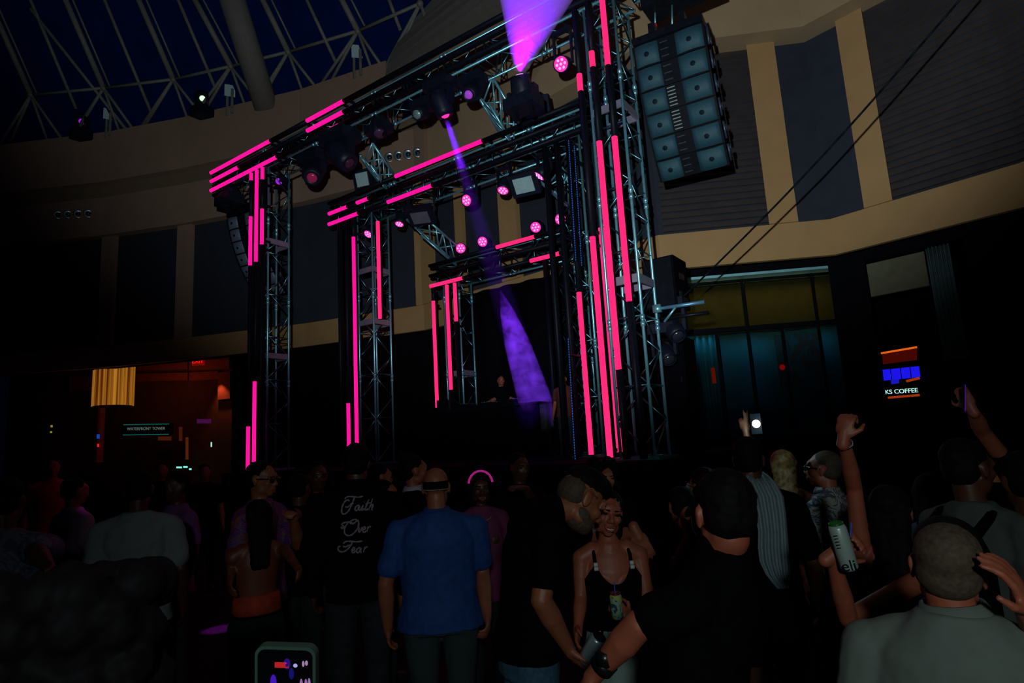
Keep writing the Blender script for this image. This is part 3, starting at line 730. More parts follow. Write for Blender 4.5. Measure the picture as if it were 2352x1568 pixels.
# ---- stage lights
def ORI(d):
    X, Y, D = frame(d); return np.array([X, Y, D]).T
def moving_head(px, py, Y, d, zc, label, lens=None, s=1.0, lens_r=.10, up=False):
    p = atY(px, py, Y); d = unit(d)
    t = thing('moving_head_light', label, 'stage light', p, group='moving head lights on the front beam' if Y < 9.4 else None)
    hl = .52 * s
    c = p - d * hl * .55                                     # pivot
    obj('head', MB().lathe(p - d * hl, d, [(0, .10 * s), (.05 * s, .17 * s), (.22 * s, .19 * s), (.40 * s, .17 * s), (hl - .03, .155 * s), (hl - .03, lens_r + .012), (hl - .05, lens_r)], 20), FIX, t, True, True)
    obj('lens', MB().lathe(p - d * .045, d, [(0, lens_r), (.02, lens_r * .9), (.04, lens_r * .55)], 20), lens or LENS_OFF, t, True, True)
    sx = A((1, 0, 0)); mb = MB(); bz = zc
    for k in (-1, 1):
        q = c + sx * k * .235 * s; mb.box((q + A((q[0], q[1], bz))) / 2, (.06 * s, .14 * s, abs(bz - q[2]) + .12 * s))
    obj('yoke', mb, FIX, t, world=True)
    ob = MB(); sg = 1 if bz > c[2] else -1
    ob.box((c[0], c[1], bz + sg * .09 * s), (.56 * s, .36 * s, .20 * s))
    obj('base', ob, FIX, t, world=True)
    for k in (-1, 1): obj('clamp', MB().box((c[0] + k * .16, c[1], bz + sg * (.24 * s)), (.06, .08, .16 * s)), BLKM, t, world=True)
    return t, p
YF = 8.5
moving_head(506, 470, 8.45, (-.9, -.25, -.55), 8.72, 'dark moving light under the overhanging left end of the front beam', s=1.25)
moving_head(639, 418, 8.76, (.35, -.65, -.75), 8.78, 'moving light with a violet lens inside the top of the front left tower', LENS_V, s=.62, lens_r=.085)
moving_head(716, 410, YF, (.5, -.6, -.85), 8.64, 'wide dark moving light beside the front left tower with a pink reflection', mat('lens_dim_pink', (.2, .02, .06), .15, emit=(.25, .008, .06), estr=.35), s=1.3, lens_r=.12)  # pink reflection painted as a weak glow of the lens
moving_head(806, 378, YF, (.65, .2, -.75), 8.62, 'tall dark moving light tilted to the right above the left square panel', mat('lens_dim', (.05, .02, .04), .15), s=1.45, lens_r=.13)
moving_head(872, 310, YF, (.25, -.2, -1), 8.7, 'dark moving light with a dull lens right of the tilted tall one', mat('lens_dull', (.06, .03, .07), .2), s=.95, lens_r=.13)
moving_head(955, 264, YF, (-.05, -.72, -.55), 8.72, 'moving light with a clear white lens under the front beam', LENS_OFF, s=.85)
t6, p6 = moving_head(1025, 270, YF, (.1, .35, -.9), 8.7, 'moving light sending a violet beam down to the DJ', LENS_P, s=1.05, lens_r=.085)
moving_head(1074, 219, YF, (.02, -.70, -.62), 8.72, 'moving light with a small violet lens right of the beam to the DJ', mat('lens_violet_dim', (.3, .1, .4), .15, emit=(.30, .02, .55), estr=.55), s=.9, lens_r=.085)
t8, p8 = moving_head(1193, 170, 7.95, (.12, -.40, .90), 7.55, 'moving light throwing a wide violet cone upwards past the beam', LENS_W, s=1.05, lens_r=.11)

obj('outrigger', MB().tube((p8[0] - .05, 7.98, 7.62), (p8[0] - .05, 8.47, 8.97), .03), BLKM, t8, True, True)
def wash(px, py, Y, d, zc, label, r=.115, hot=True, m=None, body=.34):
    p = atY(px, py, Y); d = unit(d)
    t = thing('wash_light', label, 'stage light', p, group='pink wash lights on the middle and back beams' if Y > 9.4 else None)
    obj('body', MB().lathe(p - d * body, d, [(0, r * .75), (.05, r * 1.0), (body * .7, r * 1.12), (body, r * 1.14), (body, r * 1.0), (body - .02, r)], 20), FIX, t, True, True)
    obj('lens', MB().lathe(p - d * .025, d, [(0, r), (.02, r * .97)], 20), m or LENS_P, t, True, True)
    x, y, D = frame(d); cb = MB()
    if hot:
        for k in range(7):
            q = p + (0 if k == 0 else r * .58) * (x * math.cos(k * PI / 3) + y * math.sin(k * PI / 3)); cb.ball(q - d * .004, (r * .19,) * 3, n=8, m=6)
        obj('led_cell', cb, LENS_W, t, True, True)
    mb = MB(); c = p - d * body * .55
    for k in (-1, 1):
        q = c + A((k * r * 1.35, 0, 0)); mb.box((q + A((q[0], q[1], zc))) / 2, (.03, .06, abs(zc - q[2]) + .06))
    mb.box((c[0], c[1], zc), (r * 2.9, .10, .05)); obj('yoke', mb, FIX, t, world=True)
    return t, p
wash(1288, 147, YF, (.10, -.75, -.42), 8.90, 'pink wash light of many cells at the right end of the front beam', .125)
wash(1071, 460, 10.1, (.02, -.85, -.35), 7.64, 'round pink wash light facing the viewer under the middle beam', .125)
wash(1155, 438, 10.1, (.02, -.42, -.90), 7.64, 'flat-looking pink wash light right of the round one under the middle beam', .12)
wash(1238, 405, 10.1, (-.55, -.35, -.72), 7.64, 'tilted pink wash light at the right of the middle beam', .12)
wash(917, 515, 10.1, (.05, -.38, -.92), 7.64, 'pink wash light under the middle beam left of a dark panel', .105)
wash(845, 538, 10.1, (.02, -.62, -.70), 7.64, 'pink wash light at the top of the middle left tower', .11)
wash(1058, 570, 11.7, (.5, -.75, -.28), 6.38, 'leftmost pink wash light on top of the back beam', .125)
wash(1108, 555, 11.7, (.3, -.80, -.38), 6.38, 'pink wash light on the back beam, second from the left', .125)
wash(1230, 522, 11.7, (.25, -.75, -.42), 6.38, 'pink wash light on the back beam above its long lit tube', .125)
wash(1287, 503, 11.7, (.25, -.85, -.30), 6.38, 'rightmost pink wash light on top of the back beam', .125)

def blinder(px, py, Y, d, label, w=.42, h=.32, m=None):
    p = atY(px, py, Y); d = unit(d); t = thing('blinder_light', label, 'stage light', p, group='square panel lights on the beams')
    X = unit(np.cross(A((0, 0, 1)), d)); U = np.cross(d, X); R = np.array([X, U, d]).T
    obj('housing', MB().box(p - d * .10, (w + .20, h + .16, .18), R), FIX, t, world=True)
    obj('panel', MB().box(p, (w, h, .03), R), m or PANEL_W, t, world=True)
    zz = A((0, .05, -.50 if py in (250, 412) else .62))
    for k in (-1, 1): q = p - d * .1 + X * k * (w / 2 + .10); obj('bracket', MB().tube(q, q + zz, .022), FIX, t, True, True)
blinder(1228, 250, 10.0, (.25, -.92, -.30), 'square white panel light standing on the right half of the middle beam')
blinder(832, 412, 10.0, (.25, -.92, -.30), 'square white panel light standing on the left end of the middle beam', .34, .34)
blinder(1203, 425, 10.1, (.15, -.75, -.65), 'square white panel light hanging below the middle beam between pink lights')
blinder(966, 500, 10.1, (.2, -.45, -.88), 'dark square panel light hanging below the middle beam left half', m=mat('panel_off', (.10, .10, .13), .5))

# ---- haze lit by the two visible beams
def volmat(name, dens, color=(1, 1, 1), an=0.0):
    m = bpy.data.materials.new(name); m.use_nodes = True; nt = m.node_tree; nt.nodes.clear()
    o = nt.nodes.new('ShaderNodeOutputMaterial'); v = nt.nodes.new('ShaderNodeVolumeScatter')
    v.inputs['Color'].default_value = tuple(color) + (1,); v.inputs['Density'].default_value = dens; v.inputs['Anisotropy'].default_value = an
    nt.links.new(v.outputs[0], o.inputs['Volume']); m.cycles.homogeneous_volume = True
    return m
def haze(name, label, a, d, L, r0, r1, dens, s0=0.0):
    k = (r1 - r0) / L
    return tag(obj(name, MB().lathe(A(a) + unit(d) * s0, d, [(0, r0 + k * s0), (L - s0, r1)], 36), volmat(name, dens)), label, 'haze', kind='stuff')
tgt8 = atY(1225, 0, 7.62); d8 = unit(tgt8 - p8); L8 = np.linalg.norm(tgt8 - p8); r8 = 82 * ((tgt8 - CAM) @ FWD) / 1400
haze('beam_haze', 'wide violet cone of lit haze rising from a moving light', p8, d8, L8 * 1.9, .09, .09 + (r8 - .09) * 1.9, .85, .03)
half8 = math.atan((r8 - .09) / L8)
back8 = .09 / math.tan(half8)
lamp('cone_lamp', 'SPOT', p8 + d8 * .03, p8 + d8 * 3, 1000, (.22, 0.0, 1.0), t8, spot_size=2 * half8 * 1.3, spot_blend=.35, shadow_soft_size=.095)
tgt6 = atY(1243, 965, 11.45); d6 = unit(tgt6 - p6); L6 = np.linalg.norm(tgt6 - p6); r6 = 38 * ((tgt6 - CAM) @ FWD) / 1400
haze('beam_haze', 'thin violet beam of lit haze running down from the front beam to the DJ', p6, d6, L6, .10, r6, .0065, .03)
haze('beam_haze', 'short bright magenta start of the beam just under its moving light', p6, d6, 1.0, .095, .14, .05, .03)
lamp('beam_lamp', 'SPOT', p6 + d6 * .03, tgt6, 19000, (.19, .01, 1.0), t6, spot_size=2 * math.atan((r6) / L6) * 1.5, spot_blend=.7, shadow_soft_size=.05)
# thicker smoke low in the beam, around the DJ
def smokemat():
    m = bpy.data.materials.new('smoke'); m.use_nodes = True; nt = m.node_tree; nt.nodes.clear()
    o = nt.nodes.new('ShaderNodeOutputMaterial'); v = nt.nodes.new('ShaderNodeVolumeScatter'); tc = nt.nodes.new('ShaderNodeTexCoord')
    n = nt.nodes.new('ShaderNodeTexNoise'); n.inputs['Scale'].default_value = 4.5; n.inputs['Detail'].default_value = 5; n.inputs['Distortion'].default_value = .6
    mr = nt.nodes.new('ShaderNodeMapRange'); mr.inputs[1].default_value = .38; mr.inputs[2].default_value = .72; mr.inputs[3].default_value = .05; mr.inputs[4].default_value = .75
    nt.links.new(tc.outputs['Object'], n.inputs['Vector']); nt.links.new(n.outputs['Fac'], mr.inputs[0]); nt.links.new(mr.outputs[0], v.inputs['Density']); nt.links.new(v.outputs[0], o.inputs['Volume'])
    return m
kq = r6 / L6
o = obj('stage_smoke', MB().lathe(p6, d6, [(L6 * .54, .01), (L6 * .62, kq * L6 * .45), (L6 * .72, kq * L6 * .75), (L6 * .9, r6 * 1.0), (L6 * 1.0, r6 * 1.05), (L6 * 1.03, r6 * .8)], 36), smokemat())
tag(o, 'puffy violet smoke caught in the beam beside the DJ', 'smoke', kind='stuff')
# second, faint blue beam from the round pink wash light
pw = atY(1071, 468, 10.05); tw = atY(1112, 620, 10.9)

# magenta pools on the floor thrown from lights of the rig
for (x, y, e, sz) in [(508, 1444, 7000, 2.2), (700, 1448, 7000, 2.0)]:
    r_ = ray(x, y); q = CAM + r_ * (-CAM[2] / r_[2]); src = A((q[0] + 1.5, 8.3, 8.6))
    lamp('floor_beam', 'SPOT', src, q, e, (.75, .05, 1.0), spot_size=math.radians(sz), spot_blend=.5, shadow_soft_size=.04)

lamp('crowd_beam', 'SPOT', (-10.5, 8.3, 8.6), at(186, 1160, 5.4), 1500, (.9, .03, .75), spot_size=math.radians(2.4), spot_blend=.5, shadow_soft_size=.04)
# ---- loudspeaker arrays
def line_array(name, label, top, turn, n, w, h, dep, tilt0, dt, mats, horn=()):
    """top: front top left corner; cabinets curl under, each a part"""
    ex = A((math.cos(turn), math.sin(turn), 0)); t = thing(name, label, 'loudspeaker', top)
    p = A(top); tl = tilt0
    fr = MB(); 
    n0 = A((math.sin(turn), -math.cos(turn), 0))
    fr.box(p + ex * w / 2 - n0 * dep * .5 + A((0, 0, .10)), (w * .98, dep * 1.0, .12), np.array([ex, -n0, A((0, 0, 1))]).T)
    fr.box(p + ex * w * .30 - n0 * dep * .3 + A((0, 0, .22)), (.10, dep * .7, .16), np.array([ex, -n0, A((0, 0, 1))]).T)
    fr.box(p + ex * w * .72 - n0 * dep * .3 + A((0, 0, .22)), (.10, dep * .7, .16), np.array([ex, -n0, A((0, 0, 1))]).T)
    obj('rigging_frame', fr, BLKM, t, world=True)
    for i in range(n):
        a = math.radians(tl); nrm = n0 * math.cos(a) + A((0, 0, -1)) * math.sin(a); dn = A((0, 0, -1)) * math.cos(a) - n0 * math.sin(a)
        R = np.array([ex, dn, nrm]).T
        def L(u, v, q): return p + ex * u + dn * v + nrm * q
        bk = h * .62
        v = [L(0, 0, 0), L(w, 0, 0), L(w, h, 0), L(0, h, 0), L(.08, (h - bk) / 2, -dep), L(w - .08, (h - bk) / 2, -dep), L(w - .08, (h + bk) / 2, -dep), L(.08, (h + bk) / 2, -dep)]
        cab = obj('cabinet', MB().add(v, [(0, 1, 2, 3), (7, 6, 5, 4), (0, 4, 5, 1), (1, 5, 6, 2), (2, 6, 7, 3), (3, 7, 4, 0)]), BLK, t, world=True)
        for u0, u1 in ((.03, .36), (.60, .97)):
            g = MB(); q = .014
            # bowed grille
            P_ = [[L(w * (u0 + (u1 - u0) * s), h * (.04 + .92 * r), q + .035 * math.sin(PI * s)) for s in np.linspace(0, 1, 7)] for r in (0, .5, 1)]
            obj('grille', g.grid(P_, thick=-nrm * .02), mats[i % len(mats)], cab, True, True)
            dm = MB(); c = L(w * (u0 + u1) / 2, h * .5, q + .03)
            dm.lathe(c, nrm, [(0, .040), (.010, .037), (.005, .024), (.012, .014)], 14); obj('driver_badge', dm, mat('driver_dark', (.003, .008, .014), .6, spec=.08), cab, True, True)
        hm = MB()
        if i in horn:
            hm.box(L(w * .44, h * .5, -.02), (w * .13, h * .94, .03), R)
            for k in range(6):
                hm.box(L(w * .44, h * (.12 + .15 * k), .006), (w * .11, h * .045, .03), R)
            obj('horn', hm, mat('horn_fins', (.13, .17, .16), .5), cab, world=True)  # light falling into these horns put into a paler fin colour
        else:
            hm.box(L(w * .44, h * .5, -.02), (w * .13, h * .94, .03), R)
            for k in range(3): hm.box(L(w * .44, h * (.2 + .3 * k), .004), (w * .11, h * .05, .02), R)
            obj('horn', hm, GRILLE_D, cab, world=True)
        sd = MB(); sd.box(L(w + .012, h * .5, -dep * .35), (.03, h * .5, dep * .12), R).box(L(w + .012, h * .5, -dep * .75), (.03, h * .3, dep * .1), R)
        sd.tube(L(w + .02, h * .12, -dep * .2), L(w + .02, h * .88, -dep * .2), .018); obj('rigging_bar', sd, mat('rig_bar', (.04, .06, .10), .4, metal=.5), cab, True, True)
        p = p + dn * (h + .008); tl += dt
    return t
top = atY(1452, 112, 8.55)
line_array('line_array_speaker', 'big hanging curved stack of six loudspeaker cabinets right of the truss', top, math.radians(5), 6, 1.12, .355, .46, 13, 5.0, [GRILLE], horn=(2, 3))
top2 = atY(520, 503, 9.6)
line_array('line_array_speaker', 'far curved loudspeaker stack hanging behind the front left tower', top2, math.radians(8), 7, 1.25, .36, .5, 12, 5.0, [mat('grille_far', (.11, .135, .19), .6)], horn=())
# arm that carries the right array
arm = truss('loudspeaker_truss', 'short horizontal truss arm holding the big loudspeaker stack', (-3.28, 8.55, 9.02), (-1.75, 8.70, 9.02), (0, .42, 0), (0, 0, .42), pitch=.4)
obj('motor_box', MB().box(atY(1565, -2, 8.8) + A((0, 0, .08)), (1.15, .5, .22)), BLKM, arm, world=True)
for (x, lab) in ((1505, 'chain hanging the loudspeaker stack, the one with the red hook'), (1544, 'right-hand steel cable hanging the loudspeaker stack')):
    a = atY(x, 0, 8.8); b = atY(x, 66, 8.8)
    t = thing('hoist_chain', lab, 'chain', b)
    obj('chain', MB().tube(a + A((0, 0, .05)), b, .016), mat('chain_steel', (.2, .4, .45), .4, metal=.8), t, True, True)
    if x == 1505: obj('hook', MB().ball(b + A((0, 0, .05)), (.035, .03, .06)), mat('red_paint', (.45, .01, .03), .4), t, True, True)
# guy cable from the tower gear up to the right
pts = [atY(1562, 688, 9.2) * (1 - s) + at(2230, -30, 7.4) * s + A((0, 0, -.12 * math.sin(PI * s))) for s in np.linspace(0, 1, 24)]
tag(obj('guy_cable', MB().path(pts, .014), BLK, None, True), 'thin black cable slanting up to the right across the hall wall', 'cable')

# gear on the right side of the front right tower
p = atY(1530, 657, 9.4); t = thing('side_speaker', 'black loudspeaker box on the right of the front right tower', 'loudspeaker', p - A((0, 0, .4)))
obj('cabinet', MB().box(p, (.52, .60, .82)), CLOTHB, t, world=True); obj('grille', MB().box(p + A((0, -.31, 0)), (.46, .02, .76)), BLK, t, world=True)
obj('handle', MB().box(p + A((.27, 0, .1)), (.02, .2, .1)), BLKM, t, world=True)
a, b = atY(1505, 710, 9.0), atY(1618, 693, 9.0)
t = thing('boom_pipe', 'short blue-lit pipe arm sticking out to the right of the front right tower', 'pipe', a)
obj('pipe', MB().tube(a, b, .030, n=12), mat('pipe_steel', (.12, .28, .42), .4, metal=.6), t, True, True)  # the blue light on the pipe is put into its steel colour
obj('pipe', MB().tube(a + A((0, .15, -.14)), b + A((0, .15, -.14)), .028, n=12), BLKM, t, True, True)
obj('clamp', MB().box(a + A((.04, 0, 0)), (.12, .12, .12)).tube(a + A((.35, 0, 0)), a + A((.12, .02, -.22)), .02), ALU, t, True, True)
for (x, y, s, lab) in ((1560, 745, 1.0, 'black moving light hanging from the pipe arm'), (1540, 800, .9, 'black moving light lower on the tower side, under the pipe arm')):
    moving_head(x, y + 30, 9.15, (.5, -.5, -.7), atY(x, y - 40, 9.15)[2], lab, mat('lens_black', (.02, .02, .03), .2), s=.85 * s)
t = thing('side_cabinet', 'tall black equipment rack standing behind the front right tower', 'rack', (-3.52, 9.95, DZ))
obj('case', MB().box((0, 0, .95), (.45, .6, 1.9)), CLOTHB, t); obj('door', MB().box((0, -.31, .95), (.40, .02, 1.75)), CLOTHB, t)
obj('latch', MB().box((.16, -.325, 1.2), (.03, .02, .08)), BLKM, t)

# ---- DJ
bx0, bx1, by, bz = -10.15, -6.95, 11.0, atY(1150, 930, 11.0)[2]
t = thing('dj_booth', 'long black DJ table between the back portal towers', 'table', ((bx0 + bx1) / 2, by + .25, DZ))
obj('tabletop', MB().box((0, 0, bz - DZ - .02), (bx1 - bx0, .6, .04)), BLK, t)
obj('front_drape', MB().box((0, -.27, (bz - DZ - .04) / 2), (bx1 - bx0 - .05, .03, bz - DZ - .05)), CLOTHB, t)
for s in (-1, 1): obj('leg', MB().box((s * 1.5, .2, (bz - DZ - .04) / 2), (.06, .06, bz - DZ - .05)), BLKM, t)
for k, (x, lab) in enumerate(((-9.15, 'black media player on the left of the DJ table'), (-7.75, 'black media player on the right of the DJ table'))):
    t = thing('media_player', lab, 'DJ player', (x, by + .2, bz)); obj('body', MB().box((0, 0, .055), (.36, .40, .10)), BLK, t)
    obj('jog_wheel', MB().lathe((0, -.04, .107), (0, 0, 1), [(0, .11), (.02, .105)], 24), mat('jog', (.1, .1, .14), .3, metal=.6), t, True)
    obj('display', MB().box((0, .13, .115), (.22, .10, .01)), mat('player_display', (.02, .02, .05), .3, emit=(.02, .01, .10), estr=.3), t)
t = thing('mixer', 'black mixer between the two players on the DJ table', 'mixer', (-8.45, by + .2, bz)); obj('body', MB().box((0, 0, .05), (.34, .40, .09)), BLK, t)
kb = MB()
for i in range(4):
    for j in range(5): kb.lathe((-.12 + .08 * i, -.14 + .065 * j, .095), (0, 0, 1), [(0, .013), (.02, .011)], 8)
obj('knobs', kb, mat('knob', (.15, .15, .2), .4), t, True)
t = thing('laptop', 'open laptop at the left end of the DJ table', 'laptop', (-9.75, by + .2, bz)); obj('keyboard', MB().box((0, 0, .01), (.36, .25, .02)), BLKM, t)
obj('screen', MB().box((0, -.14, .14), (.36, .015, .25)), BLKM, t)
# ================================================================ the crowd
SK_M = mat('skin_medium', (.30, .092, .045), .5, var=.08, scale=18)
SK_T = mat('skin_tan', (.16, .038, .018), .5, var=.08, scale=18)
SK_D = mat('skin_dark', (.09, .028, .014), .45, var=.1, scale=18)
SK_R = mat('skin_ruddy', (.36, .092, .050), .5, var=.1, scale=18)
HAIRB = mat('hair_black', (.004, .003, .004), .75, var=.3, scale=40, spec=.12)
HAIRBR = mat('hair_brown', (.045, .022, .012), .5, var=.4, scale=50)
HAIRBL = mat('hair_blond', (.26, .14, .045), .5, var=.5, scale=40)
BUZZ = mat('hair_cropped', (.070, .044, .028), .8, var=.35, scale=90)
TBLK = mat('cloth_black', (.003, .003, .004), .95, var=.3, scale=20, spec=.03)
DENIM = mat('cloth_denim', (.030, .085, .150), .85, var=.25, scale=50)
TROU = mat('cloth_dark_trousers', (.010, .016, .020), .9, var=.3, scale=30)
EYEM = mat('eye_dark', (.012, .008, .006), .15)
LIPM = mat('lips', (.30, .06, .05), .4)
TEETH = mat('teeth', (.60, .55, .48), .4)
SHOE = mat('shoe_black', (.012, .012, .013), .6)
GLS = mat('glasses_black', (.008, .008, .010), .12)

def Rxyz(pitch=0, yaw=0, roll=0):
    """head turn in the body's frame: pitch > 0 looks down, yaw > 0 turns to the person's left, roll > 0 tips to the right"""
    cx, sx = math.cos(-pitch), math.sin(-pitch); c, s = math.cos(yaw), math.sin(yaw); cr, sr = math.cos(roll), math.sin(roll)
    Rx = A([[1, 0, 0], [0, cx, -sx], [0, sx, cx]]); Rz = A([[c, -s, 0], [s, c, 0], [0, 0, 1]]); Ry = A([[cr, 0, sr], [0, 1, 0], [-sr, 0, cr]])
    return Rz @ Ry @ Rx

def add_hand(mb, w, d, n, thumb, k, curl=.35, spread=0.0, fingers=None):
    """palm, four unequal fingers with knuckle bends and a thumb from the side of the palm"""
    d = unit(d); n = A(n) - d * (A(n) @ d); n = unit(n); s = np.cross(d, n) * thumb
    R = np.array([d, s, n]).T
    mb.ball(w + d * .048 * k, (.050 * k, .041 * k, .017 * k), R, 12, 8); mb.cone(w - d * .03 * k, .027 * k, w + d * .03 * k, .026 * k)
    for j, (o, ln) in enumerate(zip((.030, .010, -.010, -.029), (.075, .084, .078, .062))):
        cu = curl if fingers is None else fingers[j]
        p = w + d * .082 * k + s * o * k; ang = 0.0; dd = unit(d + s * (o * 6) * spread)
        mb.cone(w + d * .045 * k + s * o * .85 * k, .0115 * k, p, .0105 * k, 8)
        for sg, be, r0, r1 in ((.46, 1.05, .0102, .0092), (.31, 1.35, .0092, .0084), (.23, .9, .0084, .0074)):
            ang += be * cu; q = p + (dd * math.cos(ang) + n * math.sin(ang)) * ln * sg * k
            mb.cone(p, r0 * k, q, r1 * k, 8); p = q
    p = w + d * .022 * k + s * .030 * k; q = p + unit(d * .62 + s * .72 + n * .25) * .046 * k; r = q + unit(d * .85 + s * (.35 - curl * .5) + n * (.2 + curl)) * .036 * k
    mb.cone(w + d * .02 * k, .016 * k, p, .0145 * k, 8); mb.cone(p, .0135 * k, q, .0115 * k, 8); mb.cone(q, .0112 * k, r, .0085 * k, 8)

def add_head(mb, c, R, k, ears=True, female=False):
    def B(p, r): mb.ball(c + R @ (A(p) * k), A(r) * k, R, 16, 10)
    B((0, -.014, .036), (.073, .093, .082)); B((0, .020, -.030), (.060 if not female else .056, .066, .074))
    B((0, .058, -.088), (.026, .024, .020)); B((0, .078, .030), (.050, .016, .028))
    for s in (-1, 1):
        B((s * .040, .010, -.058), (.024, .040, .036)); B((s * .037, .056, -.020), (.024, .028, .024)); B((s * .028, .081, .017), (.027, .012, .009))
        if ears:
            B((s * .076, -.012, -.004), (.009, .020, .033)); B((s * .080, -.020, .008), (.008, .013, .022))
        B((s * .013, .094, -.033), (.010, .012, .008))
    mb.cone(c + R @ (A((0, .084, .010)) * k), .009 * k, c + R @ (A((0, .106, -.027)) * k), .0125 * k, 10)
    B((0, .084, -.058), (.025, .012, .007)); B((0, .081, -.070), (.022, .012, .008))

HAIRS = {
    'short': lambda: [((0, -.030, .054), (.0800, .0930, .0790)), ((0, -.052, .005), (.0740, .0640, .0720))],
    'crop': lambda: [((0, -.026, .048), (.0765, .0915, .0790)), ((0, -.045, .000), (.0735, .0640, .0640))],
    'high': lambda: [((0, .000, .078), (.0720, .0920, .0640)), ((0, -.020, .068), (.0770, .0880, .0680)), ((0, .045, .092), (.060, .05, .04))],
    'long': lambda: [((0, -.026, .050), (.0850, .0970, .0830))] + [((s * .030, -.060 - .004 * i, .03 - .045 * i), (.062 - .004 * i, .046, .05)) for i in range(8) for s in (-1, 0, 1)],
    'bob': lambda: [((0, -.028, .052), (.090, .102, .088))] + [((s * .060, -.035, .02 - .04 * i), (.036, .060, .045)) for i in range(4) for s in (-1, 1)],
    'curly': lambda: [((0, -.03, .05), (.088, .1, .088))] + [((.095 * math.sin(i * 2.4) * (1 - .3 * ((i * 7) % 5) / 5), -.03 + .095 * math.cos(i * 2.4) * (.8 if math.cos(i * 2.4) > 0 else 1), .03 + .10 * math.sin(i * 1.1)), (.036, .036, .036)) for i in range(34)],
    'big': lambda: [((0, -.03, .05), (.12, .125, .115))] + [((.13 * math.sin(i * 2.4), -.03 + .11 * math.cos(i * 2.4) - (.02 if math.cos(i * 2.4) > 0 else 0), .04 + .115 * math.sin(i * 1.7)), (.045, .045, .045)) for i in range(46)],
    'bun': lambda: [((0, -.028, .050), (.0805, .0950, .0810)), ((0, -.06, .0), (.07, .06, .07)), ((0, -.085, .115), (.045, .045, .04))],
    'back': lambda: [((0, -.026, .050), (.0820, .0950, .0810)), ((0, -.062, -.01), (.075, .06, .08)), ((-.03, -.07, -.09), (.060, .045, .07)), ((-.060, -.04, -.15), (.040, .035, .08)), ((-.070, -.02, -.06), (.028, .04, .08))],
}
WR = {}
